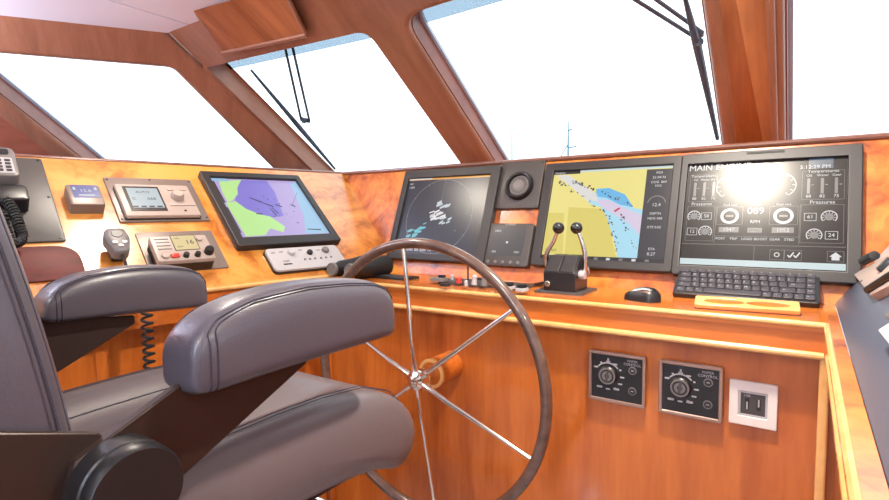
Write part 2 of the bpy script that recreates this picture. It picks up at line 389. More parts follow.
# ceiling: two vinyl panels with a dark joint
g0, g1 = on_z((108, 0), ZCEIL), on_z((180, 22), ZCEIL); gd = (g0-g1).normalized()
gs = g1; ge = g1+gd*4.5; gn = Vector((-gd.y, gd.x, 0))*.004
yf = pA.y+.04
cb = B().m(M_white)
def cp(p): return (p.x, p.y)
z0 = ZC+ZCEIL
farL = pB-HQ*1.2
cb.prism([cp(farL), cp(pA), cp(Vector((gs.x, yf, 0))-gn), cp(ge-gn), (XL-1.2, ge.y), (XL-1.2, farL.y)], z0, z0+.05)
cb.prism([cp(Vector((gs.x, yf, 0))+gn), (XR+.08, yf), (XR+.08, yaft-.1), (ge.x+gn.x, yaft-.1), cp(ge+gn)], z0, z0+.05)
cb.m(M_groove).prism([(XL-1.2, yaft-.1), (XR+.08, yaft-.1), (XR+.08, yf), (pA.x, yf), cp(farL), (XL-1.2, farL.y)], z0+.05, z0+.07)
struct(cb.done('ceiling'))
# foredeck and sea outside
struct(B().m(M_deck).prism([(-3, 2.45), (3, 2.45), (1.2, 9), (-1.2, 9)], ZC-.15, ZC-.05).done('foredeck'))
struct(B().m(M_sea).prism([(-160, 3), (160, 3), (160, 220), (-160, 220)], -2.2, -2.0).done('sea'))

# ------------------------------------------------------------------ helm console (front dash, counter, knee panel)
hc = thing('helm_console', 'built-in cherry and burl helm console under the front windows', 'console', Matrix.Translation((-.6, 1.5, 0)))
def wpart(name, b, par, bevel=0, ang=35):                 # geometry given in world coordinates
    o = b.done(name, None, ang, bevel); o.parent = par; o.matrix_parent_inverse = par.matrix_world.inverted(); return o
def corner_line(v):                                       # where port dash meets the front dash, v down the front dash
    p = D.at(0, -v); return Vector((p.x+(cor.x-p.x), p.y, p.z))
def xcorner(p):                                           # x on the port dash plane for given y, z
    return LP.O.x-((p.y-LP.O.y)*LP.N.y+(p.z-LP.O.z)*LP.N.z)/LP.N.x
t0 = D.at(0, 0); t1 = D.at(0, -vJ)
XE = XR-.02
b = B().m(M_burl)
n3 = D.N*(-.02)
qa = [Vector((xcorner(t0), t0.y, t0.z)), Vector((XE, t0.y, t0.z)), Vector((XE, t1.y, t1.z)), Vector((xcorner(t1), t1.y, t1.z))]
b.hexa(qa, [p+n3 for p in qa]); wpart('dash_panel', b, hc)
# shelf behind the dash up to the glass
b = B().m(M_horz)
zs = t0.z
b.prism([(cor.x, t0.y), (XE, t0.y), (XE, 2.3), (cor.x-.3, 2.3)], zs-.02, zs); wpart('dash_shelf', b, hc)
b = B().m(M_edge).tube([(cor.x, t0.y-.004, zs-.002), (XE, t0.y-.004, zs-.002)], .008, n=10); wpart('dash_nosing', b, hc)
# counter top
xl_c = xcorner(Vector((0, YF, ZC+ZT))); xl_j = xcorner(Vector((0, yJ, ZC+ZT)))
b = B().m(M_top).prism([(xl_c, YF), (XS, YF), (XS, yJ), (xl_j, yJ)], ZC+ZT-.02, ZC+ZT); wpart('countertop', b, hc)
b = B().m(M_pale).tube([(xl_c, YF, ZC+ZT-.006), (XS-.004, YF, ZC+ZT-.006)], .0065, n=10); wpart('counter_nosing', b, hc)
zl = ZC-.293
xk = -1.40
b = B().m(M_horz).hexa([(xl_c-.06, YF+.004, ZC+ZT-.012), (XS, YF+.004, ZC+ZT-.012), (XS, YF+.004, zl), (xl_c-.06, YF+.004, zl)],
      [(xl_c-.06, YF+.03, ZC+ZT-.012), (XS, YF+.03, ZC+ZT-.012), (XS, YF+.03, zl), (xl_c-.06, YF+.03, zl)]); wpart('fascia', b, hc)
b = B().m(M_pale).tube([(xl_c-.06, YF, zl), (XS-.006, YF, zl)], .0075, n=10); wpart('fascia_bead', b, hc)
b = B().m(M_vert).hexa([(xk, YK, 0.02), (XS+.03, YK, .02), (XS+.03, YK, zl+.02), (xk, YK, zl+.02)], [(xk, YK+.02, .02), (XS+.03, YK+.02, .02), (XS+.03, YK+.02, zl+.02), (xk, YK+.02, zl+.02)]); wpart('knee_panel', b, hc)
b = B().m(M_pale).prism(rrect(.0395, YF+.012, .018, .03, .006), .02, zl); wpart('corner_post', b, hc)
b = B().m(M_vert).prism(rrect(xk+.012, YK-.012, .03, .024, .004), .02, zl); wpart('corner_post', b, hc)

# ------------------------------------------------------------------ port console
pc = thing('side_console', 'built-in port side console of golden burl left of the helm', 'console', Matrix.Translation((-1.8, .8, 0)))
vLb = .4867*K*1.0; tA = -1.75
b = B().m(M_burl_l)
def Lp(t, v, h=0): return LP.at(t, -v, h)
tj = (Vector((xcorner(t1), t1.y, t1.z))-LP.O).dot(LP.U)
tf = -.345*K/1.175
vC = (LP.O.z-(ZC+ZT))/LP.V.z
tq = -.36
qa = [Lp(0, 0), Vector((xcorner(t1), t1.y, t1.z)), Lp(tq, vC), Lp(tq, vLb), Lp(tA, vLb), Lp(tA, 0)]
b.loft([qa, [p-LP.N*.02 for p in qa]]); wpart('dash_panel', b, pc)
b = B().m(M_edge).tube([Lp(0, -.002, -.004), Lp(tA, -.002, -.004)], .008); wpart('dash_nosing', b, pc)
b = B().m(M_horz).prism([(Lp(0, 0).x, Lp(0, 0).y), (Lp(tA, 0).x, Lp(tA, 0).y), (Lp(tA, 0).x-.9, Lp(tA, 0).y), (cor.x-.5, 2.2)], zs-.021, zs-.001); wpart('dash_shelf', b, pc)
b = B().m(M_pale).tube([Lp(tq, vLb+.004, -.006), Lp(tA, vLb+.004, -.006)], .007); wpart('edge_bead', b, pc)
e0, e1 = Lp(-.36, vLb), Lp(tA, vLb)
off = nL*.006
def dn(p, z): return (p.x, p.y, z)
b = B().m(M_horz)
a0, a1 = e0+off, e1+off
b.hexa([dn(a0, a0.z-.008), dn(a1, a1.z-.008), dn(a1, zl), dn(a0, zl)], [dn(a0+nL*.03, a0.z-.008), dn(a1+nL*.03, a1.z-.008), dn(a1+nL*.03, zl), dn(a0+nL*.03, zl)]); wpart('fascia', b, pc)
b = B().m(M_vert); f0 = e0+nL*.075; f1 = e1+nL*.075
b.hexa([dn(f0, zl+.02), dn(f1, zl+.02), dn(f1, .02), dn(f0, .02)], [dn(f0+nL*.02, zl+.02), dn(f1+nL*.02, zl+.02), dn(f1+nL*.02, .02), dn(f0+nL*.02, .02)]); wpart('lower_panel', b, pc)
for tt in (-.62, -1.02):
    p = Lp(tt, vLb)+nL*.07; b = B().m(M_vert).prism([cp(p+AL*.015), cp(p-AL*.015), cp(p-AL*.015+nL*.01), cp(p+AL*.015+nL*.01)], .02, zl+.01); wpart('stile', b, pc)

# ------------------------------------------------------------------ starboard console
sb = thing('side_console', 'starboard console edge with burl lip and dark blue sloping plate at the right', 'console', Matrix.Translation((.4, .7, 0)))
YS = .02; XB = .061
pD = D.O+D.U*D.uv((889, 245)).x+D.V*D.uv((889, 245)).y
slope = math.atan2(pD.z-(ZC+ZT), pD.x-XB)
slope = min(max(slope, .5), 1.0)
SP = PL(V(XB, YS, ZT), Vector((0, -1, 0)), Vector((math.cos(slope), 0, math.sin(slope))))  # u toward stern, v up to starboard
b = B().m(M_burl).prism([(XS, YS), (XB, YS), (XB, yJ), (XS, yJ)], ZC+ZT-.03, ZC+ZT+.0005); wpart('edge_lip', b, sb)
b = B().m(M_pale).tube([(XS-.002, YS, ZC+ZT-.006), (XS-.002, YF, ZC+ZT-.006)], .0068); wpart('edge_bead', b, sb)
b = B().m(M_vert).hexa([(XS+.004, YS, zl), (XS+.004, YF, zl), (XS+.004, YF, ZC+ZT-.02), (XS+.004, YS, ZC+ZT-.02)], [(XS+.02, YS, zl), (XS+.02, YF, zl), (XS+.02, YF, ZC+ZT-.02), (XS+.02, YS, ZC+ZT-.02)]); wpart('fascia', b, sb)
b = B().m(M_pale).tube([(XS+.002, YS, zl), (XS+.002, YF, zl)], .0068); wpart('fascia_bead', b, sb)
b = B().m(M_vert).hexa([(XS+.02, YS, .02), (XS+.02, YK, .02), (XS+.02, YK, zl), (XS+.02, YS, zl)], [(XS+.04, YS, .02), (XS+.04, YK, .02), (XS+.04, YK, zl), (XS+.04, YS, zl)]); wpart('lower_panel', b, sb)
LS = .36                                                  # plate length up the slope
vx, vz = math.cos(slope)*LS, math.sin(slope)*LS
def ydash(z): return D.O.y-(D.O.z-z)/math.tan(s_)
pq = [Vector((XB, YS, ZC+ZT)), Vector((XB, ydash(ZC+ZT)-.002, ZC+ZT)), Vector((XB+vx, ydash(ZC+ZT+vz)-.002, ZC+ZT+vz)), Vector((XB+vx, YS, ZC+ZT+vz))]
b = B().m(M_navy).hexa(pq, [p+Vector((.012, 0, -.012)) for p in pq]); wpart('sloping_plate', b, sb, .002)
b = B().m(M_vert).hexa([(XB+vx, YS, .02), (XB+vx, 1.5, .02), (XB+vx, 1.5, ZC+ZT+vz-.01), (XB+vx, YS, ZC+ZT+vz-.01)], [(XR-.02, YS, .02), (XR-.02, 1.5, .02), (XR-.02, 1.5, ZC+ZT+vz-.01), (XR-.02, YS, ZC+ZT+vz-.01)]); wpart('cabinet_body', b, sb)

# ------------------------------------------------------------------ overhead soffit box
q0, q1 = (222, 53), (305, 35)
l0 = WP.uv(q0, .03); l1 = WP.uv(q1, .03)
A0 = WP.at(l0.x, l0.y, .03); A1 = WP.at(l1.x, l1.y, .03); B0 = on_z((193, 10.5), ZCEIL); dB = B0-A0; B1 = A1+dB
ob = thing('overhead_console', 'mahogany box console hanging from the ceiling above the wiped left window', 'overhead console', Matrix.Translation(A0))
b = B().m(M_box)
bk = lambda p: WP.at(WP.U.dot(p-WP.O), WP.V.dot(p-WP.O), .002)
T0 = Vector((A0.x, pA.y, ZC+ZCEIL)); T1 = Vector((A1.x, pA.y, ZC+ZCEIL))
b.loft([[A0, B0, T0, bk(A0)], [A1, B1, T1, bk(A1)]]); wpart('face_board', b, ob, .004)
b = B().m(M_frame).tube([A0+Vector((0, .004, .002)), A1+Vector((.006, .004, .002))], .011, n=12); wpart('lower_lip', b, ob)
b = B().m(M_frame).tube([A1+Vector((0, .004, .002)), B1+Vector((0, .004, -.002))], .008, n=10); wpart('end_bead', b, ob)

# ------------------------------------------------------------------ ceiling lights (real downlights)
def downlight(x, y, power, r=.06):
    t = thing('ceiling_light', 'round recessed downlight in the white ceiling', 'light', Matrix.Translation((x, y, ZC+ZCEIL)), 'round ceiling downlights')
    B().m(M_chr).annulus(0, 0, r, r+.014, -.006, .0).done('trim_ring', t)
    g = glow('lamp_diffuser', (255, 236, 210), 6.0)
    B().m(g).prism(circ(0, 0, r), -.004, -.002).done('diffuser', t)
    ld = bpy.data.lights.new('downlight', 'AREA'); ld.shape = 'DISK'; ld.size = r*1.8; ld.energy = power; ld.color = (1, .9, .76)
    lo_ = bpy.data.objects.new('lamp', ld); C.objects.link(lo_); lo_.parent = t; lo_.location = (0, 0, -.012)
downlight(-.19, .92, 30, .04)
for x, y, w_ in ((-1.56, .82, 8), (-.22, -.6, 12), (-1.35, -.7, 12), (.9, .3, 12)): downlight(x, y, w_)

def add_uplight(p, nrm, label, power):  # out-of-view lamp added to brighten the ceiling
    t = thing('wall_light', label, 'light', Matrix.Translation(p))
    n = Vector(nrm)
    B().m(M_chr).cyl((0, 0, 0), n*.015, .05).tube([n*.01, n*.09, n*.10+Vector((0, 0, .03))], .008).done('bracket', t)
    B().m(M_whitep).lathe([(.02, .0), (.075, .07), (.072, .07), (.018, .004)], Matrix.Translation(n*.10+Vector((0, 0, .03))), 32).done('lamp_shade', t)
    B().m(glow('lamp_diffuser', (255, 236, 210), 6.0)).lathe([(.05, .055), (0, .056)], Matrix.Translation(n*.10+Vector((0, 0, .03))), 24).done('bulb', t)
    ld = bpy.data.lights.new('uplight', 'AREA'); ld.shape = 'DISK'; ld.size = .1; ld.energy = power; ld.color = (.80, .88, 1)
    o = bpy.data.objects.new('lamp', ld); C.objects.link(o); o.parent = t; o.location = n*.10+Vector((0, 0, .10)); o.rotation_euler = (pi, 0, 0)
add_uplight(Vector((p_lo.x-.06, -.15, 1.45)), (1, 0, 0), 'upward wall light on the port wall behind the helm chair', 60)
add_uplight(Vector((-.2, yaft, 1.5)), (0, 1, 0), 'upward wall light on the aft wall between its windows', 40)

# ------------------------------------------------------------------ monitors
def monitor(pl, name, label, outer, screen, hb=.028, scr_mat=None):
    c = [sum(q[i] for q in outer)/4 for i in (0, 1)]
    t = T(pl, name, label, 'monitor', c)
    cx, cy, w, h = t.rect(outer, hb)
    sx, sy, sw, sh = t.rect(screen, hb-.003)
    b = B().m(M_bez)
    b.holes([rrect(cx, cy, w, h, .008), rrect(sx, sy, sw, sh, 0)], .0, hb, .003)
    b.m(M_bez2).box(cx, cy, w-.01, h-.01, -.0, hb-.012)
    b.done('bezel', t.o, 30)
    t.s = (sx, sy, sw, sh); t.hs = hb-.011; t.outer = (cx, cy, w, h); t.hb = hb
    return t
def S(t, s, u): sx, sy, sw, sh = t.s; return (sx-sw/2+sw*s, sy+sh/2-sh*u)
class Scr:
    def __init__(s, t, base): s.t = t; s.b = B(); s.z = t.hs; s.b.m(base).box(*t.s, s.z-.002, s.z)
    def quad(s, m, s0, u0, s1, u1, lay=1):
        a = S(s.t, s0, u0); c = S(s.t, s1, u1); s.b.m(m).prism([a, (c[0], a[1]), c, (a[0], c[1])], s.z, s.z+.0002*lay)
    def poly(s, m, px, lay=1): s.b.m(m).prism([s.t.p(q, s.z) for q in px], s.z, s.z+.0002*lay)
    def frame(s, m, s0, u0, s1, u1, lw=.0008, lay=1):
        a = S(s.t, s0, u0); c = S(s.t, s1, u1); s.b.m(m).frame((a[0]+c[0])/2, (a[1]+c[1])/2, c[0]-a[0], a[1]-c[1], lw, s.z, s.z+.0002*lay)
    def ring(s, m, s0, u0, r, w, lay=2, arc=None):
        c = S(s.t, s0, u0)
        if arc is None: s.b.m(m).annulus(c[0], c[1], r-w, r, s.z, s.z+.0002*lay)
        else:
            n = 24; A = [math.radians(arc[0]+(arc[1]-arc[0])*k/n) for k in range(n+1)]
            o = [(c[0]+r*math.cos(a), c[1]+r*math.sin(a)) for a in A]; i = [(c[0]+(r-w)*math.cos(a), c[1]+(r-w)*math.sin(a)) for a in A]
            s.b.m(m).prism(o+i[::-1], s.z, s.z+.0002*lay)
    def line(s, m, s0, u0, s1, u1, w=.0008, lay=2):
        a = Vector(S(s.t, s0, u0)); c = Vector(S(s.t, s1, u1)); d = (c-a).normalized(); n = Vector((-d.y, d.x))*w/2
        s.b.m(m).prism([a+n, a-n, c-n, c+n], s.z, s.z+.0002*lay)
    def text(s, m, tx, s0, u0, size, al='LEFT', lay=3): c = S(s.t, s0, u0); s.b.m(m).text(tx, c[0], c[1], size, s.z+.0002*lay, al)
    def done(s): return s.b.done('screen', s.t.o)
G_dark = glow('screen_dark', (54, 50, 54), .8); G_w = glow('screen_white', (235, 235, 235), .95); G_g = glow('screen_grey', (150, 146, 146), .8)
G_navy = glow('screen_navy', (46, 50, 66), .8); G_cy = glow('screen_cyan', (120, 206, 214), .9); G_or = glow('screen_orange', (236, 168, 70), .95)
G_yel = glow('chart_yellow', (243, 230, 140), 1); G_yel2 = glow('chart_ochre', (228, 212, 112), 1); G_blue = glow('chart_water', (176, 226, 246), 1)
G_blue2 = glow('chart_bay', (110, 190, 238), 1); G_pink = glow('chart_pink', (222, 208, 232), 1); G_red = glow('chart_red', (206, 60, 80), 1)
G_pur = glow('chart_purple', (146, 132, 222), 1); G_lil = glow('chart_lilac', (192, 172, 226), 1); G_gre = glow('chart_green', (198, 244, 158), 1); G_sky = glow('chart_pale_blue', (160, 200, 232), 1)
G_pan = glow('screen_panel', (70, 68, 74), .8); G_rivr = glow('chart_river', (228, 226, 222), 1)
G_strip = glow('screen_strip', (214, 232, 234), .95); G_lcd = glow('lcd_pale', (206, 220, 226), .9); G_lcdy = glow('lcd_cream', (248, 226, 168), .9); G_lcdb = glow('lcd_blue', (92, 100, 176), .9)

# radar
m1 = monitor(D, 'radar_monitor', 'large black radar display with a green-white echo circle, behind the wheel rim', [(406.8, 171.4), (500.5, 164), (483.6, 263), (384, 258)], [(409.8, 179), (492.2, 173.4), (474, 256), (391, 252)])
r = Scr(m1, G_navy)
r.quad(G_or, 0, 0, 1, .022); r.quad(G_w, 0, .0, .3, .014, 2); r.quad(G_dark, .9, .02, 1, .99)
cc = .47, .51; rad = m1.s[3]*.485
r.ring(G_g, *cc, rad, .0019)
for k in range(12):
    a = k*pi/6; sx, sy, sw, sh = m1.s
    r.line(G_w, cc[0]+math.cos(a)*rad/sw, cc[1]-math.sin(a)*rad/sh, cc[0]+math.cos(a)*rad*.96/sw, cc[1]-math.sin(a)*rad*.96/sh)
r.line(G_g, cc[0], cc[1], cc[0]+.0, cc[1]-rad/m1.s[3])
def blob(sr, m, s0, u0, w, n=6):
    for k in range(n):
        a = random.uniform(-.5, .2); x = s0+random.uniform(-w, w); y = u0+random.uniform(-w, w)*.6
        sr.line(m, x-w*.35, y+w*.15, x+w*.35, y-w*.15+a*.02, .007*random.uniform(.5, 1.2), 2)
blob(r, G_lcd, .51, .36, .075, 9); blob(r, G_w, .45, .50, .085, 14); blob(r, G_lcd, .56, .57, .055, 9); blob(r, G_cy, .21, .73, .075, 12); blob(r, G_cy, .32, .64, .055, 6)
r.text(G_w, 'HU', .02, .07, .011); r.text(G_w, '6 NM', .02, .12, .011); r.text(G_w, 'GAIN  SEA  RAIN  TX', .16, .95, .012)
r.ring(G_g, .80, .47, .006, .001); r.text(G_g, '+', .69, .70, .018)
r.done()
# chart plotter
m2 = monitor(D, 'chart_monitor', 'large black chart plotter showing yellow land and a blue river mouth, behind the throttle levers', [(547, 163), (682.7, 155.2), (671, 272), (529, 265)], [(554.3, 170.4), (673.4, 165), (663, 263.5), (540, 257.5)])
r = Scr(m2, G_yel)
Z2 = lambda L: [(540+x/4.347, 160+y/4.347) for x, y in L]
r.poly(G_yel2, Z2([(125, 205), (268, 212), (300, 260), (320, 380), (332, 424), (105, 420)]))
r.poly(G_yel2, Z2([(38, 230), (105, 230), (100, 412), (12, 402)]))
r.poly(G_blue, Z2([(190, 150), (240, 160), (245, 125), (300, 122), (370, 150), (410, 210), (448, 215), (428, 428), (337, 424), (320, 340), (290, 250), (265, 205), (215, 190)]), 2)
r.poly(G_blue2, Z2([(240, 158), (246, 126), (300, 122), (370, 150), (406, 205), (350, 196), (290, 165)]), 3)
r.poly(G_rivr, Z2([(72, 66), (125, 66), (250, 150), (250, 180), (205, 178), (150, 130)]), 3)
r.poly(G_pink, Z2([(240, 172), (300, 175), (350, 200), (442, 240), (436, 330), (380, 270), (270, 205)]), 3)
r.poly(G_red, Z2([(320, 222), (344, 206), (350, 211), (327, 227)]), 5)
for k in range(110):
    e = random.choice([((85, 95), (200, 165)), ((150, 95), (235, 130)), ((250, 128), (400, 200)), ((205, 175), (300, 250)), ((300, 255), (345, 410)), ((350, 230), (425, 420))])
    f = random.random(); x = e[0][0]+(e[1][0]-e[0][0])*f+random.uniform(-9, 9); y = e[0][1]+(e[1][1]-e[0][1])*f+random.uniform(-7, 7); d = random.uniform(1.5, 4.2)
    r.poly(random.choice([G_dark, G_g, G_navy]), Z2([(x-d, y-d), (x+d, y-d*.6), (x+d*.8, y+d), (x-d, y+d*.7)]), 6)
r.quad(G_pan, .80, .03, 1, .955, 4); r.quad(G_dark, 0, .955, 1, 1, 4); r.quad(G_dark, 0, 0, .24, .035, 4); r.quad(G_strip, .24, 0, 1, .02, 4)
for k in range(9): r.quad(G_w if k % 2 else G_g, .06+k*.1, .965, .06+k*.1+.03, .988, 5)
r.text(G_w, 'Navigation', .01, .018, .008, lay=6)
for k, (tx, yy, sz) in enumerate([('POS', .07, .010), ('21:04 N', .12, .011), ('COG  064', .17, .010), ('SOG', .21, .009), ('12.4', .41, .014), ('DEPTH', .50, .010), ('HDG 068', .55, .010), ('XTE 0.02', .64, .010), ('ETA', .86, .010), ('0.27', .91, .013)]):
    r.text(G_w, tx, .90, yy, sz, 'CENTER', 6)
r.ring(G_g, .90, .40, .026, .003, 5, (10, 170))
r.text(G_dark, '2.4', .34, .86, .008); r.text(G_dark, 'SCALE', .04, .90, .011); r.done()
# engine display
m4 = monitor(D, 'engine_monitor', 'large black engine display reading MAIN ENGINE, behind the keyboard', [(681.6, 154), (869.5, 143), (856, 285), (671.5, 273)], [(688.8, 165), (848.3, 155.2), (846, 271), (678.7, 265)])
cx, cy, w, h = m4.outer
B().m(M_rub).box(cx, cy+h/2-.009, .085, .006, m4.hb, m4.hb+.001, .002).done('sensor_bar', m4.o)
G_eng = glow('engine_background', (62, 54, 52), .8, .27, spec=.32)
G_blu = glow('engine_blue', (98, 118, 140), .8)
r = Scr(m4, G_eng)
r.text(G_w, 'MAIN ENGINE', .005, .035, .024, lay=3)
r.quad(G_blu, .78, 0, .92, .09); r.text(G_w, '5:12:29 PM', .73, .075, .014)
for a in ((.02, .10, .21, .375), (.745, .11, .985, .375)):
    r.frame(G_g, *a)
for x, tx in ((.115, 'Temperatures'), (.865, 'Temperatures')): r.text(G_w, tx, x, .118, .011, 'CENTER', 4)
for x in (.115, .865): r.text(G_w, 'Pressures', x, .40, .013, 'CENTER', 4)
for base in (.03, .755):
    for k in range(3):
        x = base+.065*k if base < .5 else base+.078*k
        r.text(G_w, ('Oil', 'Water', 'Gear')[k], x+.03, .155, .009, 'CENTER'); r.quad(G_g, x+.02, .18, x+.038, .32); r.text(G_w, ('88', '82', '75')[k], x+.03, .345, .011, 'CENTER')
        r.line(G_w, x+.045, .24, x+.06, .24)
def gauge(x, y, rr, w, m=G_w): 
    r.ring(m, x, y, rr, w, 2, (-40, 220)); r.ring(G_g, x, y, rr*.55, rr*.55*.9, 2)
    for k in range(9):
        a = math.radians(-40+k*260/8); sx, sy, sw, sh = m4.s
        r.line(G_w, x+math.cos(a)*rr*.82/sw, y-math.sin(a)*rr*.82/sh, x+math.cos(a)*rr*.6/sw, y-math.sin(a)*rr*.6/sh, .0014, 3)
for x, y in ((.07, .52), (.155, .67), (.905, .53), (.825, .69)): gauge(x, y, .0165, .002)
for x, y, tx in ((.155, .52, '58'), (.065, .67, '12'), (.80, .53, '61'), (.92, .69, '24')):
    r.frame(G_w, x-.035, y-.035, x+.035, y+.035, .001); r.text(G_w, tx, x, y, .013, 'CENTER', 4)
r.frame(G_g, .02, .42, .21, .76); r.frame(G_g, .745, .42, .985, .76)
for x in (.31, .645):
    r.ring(G_w, x, .52, .0215, .007, 3); r.quad(G_g, x-.025, .51, x+.025, .53, 2)
    r.frame(G_g, x-.085, .43, x+.085, .60); r.quad(G_g, x-.065, .625, x+.065, .675, 2); r.text(G_w, '1047' if x < .5 else '1052', x, .65, .014, 'CENTER', 4)
    r.text(G_w, 'Fuel rate', x, .415, .009, 'CENTER', 3)
r.text(G_w, 'Rudder', .475, .415, .009, 'CENTER'); r.text(G_w, '089', .475, .475, .026, 'CENTER'); r.text(G_w, 'RPM', .475, .575, .012, 'CENTER'); r.quad(G_g, .43, .63, .52, .675, 2)
r.text(G_dark, 'SYNC', .475, .652, .011, 'CENTER', 4)
for k, tx in enumerate(('PORT', 'TRIP', 'LOAD', 'BOOST', 'GEAR', 'STBD')): r.text(G_w, tx, .26+k*.085, .735, .009, 'CENTER')
r.line(G_g, .22, .71, .745, .71); r.line(G_g, .0, .79, 1, .79, .0012); r.line(G_g, .48, .80, .48, .92); r.line(G_g, .22, .42, .22, .78); r.line(G_g, .74, .42, .74, .78)
sx, sy, sw, sh = m4.s
for x in (.30, .62):
    r.ring(G_g, x, .235, .034, .003, 2, (-60, 240))
    for k in range(11):
        a = math.radians(-60+30*k); r.line(G_w, x+math.cos(a)*.03/sw, .235-math.sin(a)*.03/sh, x+math.cos(a)*.024/sw, .235-math.sin(a)*.024/sh, .0014, 3)
r.frame(G_g, .575, .825, .66, .915); r.frame(G_g, .66, .825, .76, .915); r.frame(G_g, .90, .825, .99, .915)
r.ring(G_w, .617, .87, .006, .002)
for dx in (0, .035):
    r.line(G_w, .68+dx, .87, .692+dx, .89, .003); r.line(G_w, .692+dx, .89, .715+dx, .845, .003)
a = S(m4, .945, .845); r.b.m(G_w).prism([(a[0]-.012, a[1]-.008), (a[0], a[1]+.003), (a[0]+.012, a[1]-.008)], r.z, r.z+.0006)
r.b.box(a[0], a[1]-.012, .015, .009, r.z, r.z+.0006)
r.quad(G_strip, .0, .93, 1, .985, 3); r.done()
# port chart
m0 = monitor(LP, 'chart_monitor', 'black framed chart screen with purple water and green land on the port console', [(198.2, 169.6), (299, 175.7), (341.5, 239.6), (239.3, 246)], [(208.6, 176), (296, 179.9), (331.5, 233.5), (243.5, 237.5)], .026)
r = Scr(m0, G_lil)
Z0 = lambda L: [(195+x/5.88, 165+y/5.88) for x, y in L]
r.poly(G_pur, Z0([(262, 88), (420, 92), (470, 160), (520, 300), (440, 310), (300, 262), (235, 208), (250, 140)]))
r.poly(G_sky, Z0([(560, 110), (600, 92), (795, 398), (650, 404), (640, 300)]))
r.poly(G_gre, Z0([(140, 95), (272, 88), (248, 132), (252, 172), (222, 208), (192, 218), (160, 160)]), 2)
r.poly(G_gre, Z0([(180, 222), (240, 214), (300, 258), (385, 292), (440, 302), (528, 362), (522, 396), (442, 372), (415, 412), (300, 420)]), 2)
for a, c in (((320, 190), (380, 215)), ((370, 210), (460, 245)), ((455, 250), (490, 285)), ((470, 230), (510, 245)), ((360, 285), (395, 288)), ((560, 230), (590, 245)), ((600, 160), (570, 240)), ((660, 375), (740, 380)), ((440, 250), (480, 300))):
    x0_, y0_ = a; x1_, y1_ = c; r.poly(G_navy, Z0([(x0_, y0_), (x1_, y1_-3), (x1_, y1_+3), (x0_, y0_+4)]), 3)
for k in range(26):
    x = random.gauss(470, 75); y = 250+(x-470)*.35+random.uniform(-55, 55)
    if x > 300: d = random.uniform(2, 5); r.poly(random.choice([G_navy, G_pan, G_pur, G_lil]), Z0([(x-d, y-d*.5), (x+d, y-d*.2), (x+d*.7, y+d*.6), (x-d, y+d*.4)]), 3)
r.quad(G_pan, .0, .05, .035, .42, 3); r.quad(G_pan, .0, .5, .03, .9, 3); r.quad(G_sky, 0, 0, .18, .05, 3); r.quad(G_strip, .0, .97, 1, 1, 3); r.done()

# ------------------------------------------------------------------ instruments between the monitors
t = T(D, 'speaker_panel', 'dark square panel with a round dial above the small display, between radar and chart', 'instrument', (521, 188))
cx, cy, w, h = t.rect([(503, 163.5), (546, 160), (538, 208), (494, 209)], .008)
B().m(M_panel).box(cx, cy, w, h, 0, .012, .003, .002).done('plate', t.o)
c = t.p((519, 185.5), .02); Rg = .050
mx = Matrix.Translation((c[0], c[1], 0))
B().m(M_bez2).lathe([(Rg, .012), (Rg, .024), (Rg*.92, .030), (Rg*.80, .028), (Rg*.76, .018), (0, .018)], mx).done('bezel_ring', t.o)
b = B().m(M_grey).lathe([(Rg*.74, .018), (Rg*.66, .022), (Rg*.3, .024), (Rg*.28, .026), (0, .027)], mx); b.m(M_blk)
for k in range(24):
    a = k*2*pi/24; b.prism([(c[0]+math.cos(a+d)*Rg*q, c[1]+math.sin(a+d)*Rg*q) for d, q in ((-.05, .4), (.05, .4), (.05, .6), (-.05, .6))], .022, .0242)
b.done('dial_face', t.o)
for dx in (-1, 1):
    for dy in (-1, 1): B().m(M_bez2).prism(circ(cx+dx*(w/2-.008), cy+dy*(h/2-.008), .003, 12), .012, .0132).done('screw', t.o)
t = T(D, 'autopilot_display', 'small dark square display with five round buttons under the round dial', 'display', (509, 245))
cx, cy, w, h = t.rect([(490.5, 223), (535.5, 223.5), (526, 268), (480.5, 264)], .02)
b = B().m(M_panel).box(cx, cy, w, h, 0, .022, .010, .004); b.done('body', t.o)
G_ap = glow('autopilot_screen', (88, 84, 86), .8)
sx, sy, sw, sh = t.rect([(494.5, 227.5), (527.5, 228), (520, 256), (487.5, 254.5)], .023)
b = B().m(G_ap).box(sx, sy, sw, sh, .022, .0228, .001).m(G_w)
b.text('HDG', sx-sw*.42, sy+sh*.38, .010, .0229); b.text('068', sx-sw*.42, sy-sh*.38, .010, .0229); b.text('STBY', sx+sw*.42, sy-sh*.38, .009, .0229, 'RIGHT'); b.box(sx, sy-sh*.03, .008, .007, .0228, .0231, .002)
b.m(M_lgrey).text('AUTOPILOT', cx, cy+h/2-.006, .007, .0222, 'CENTER'); b.done('screen', t.o)
for k in range(5):
    B().m(M_grey).lathe([(.0058, .021), (.0058, .0245), (.0045, .0255), (0, .0255)], Matrix.Translation((cx-w*.36+w*.165*k, cy-h/2+.012, 0)), 16).done('button', t.o)

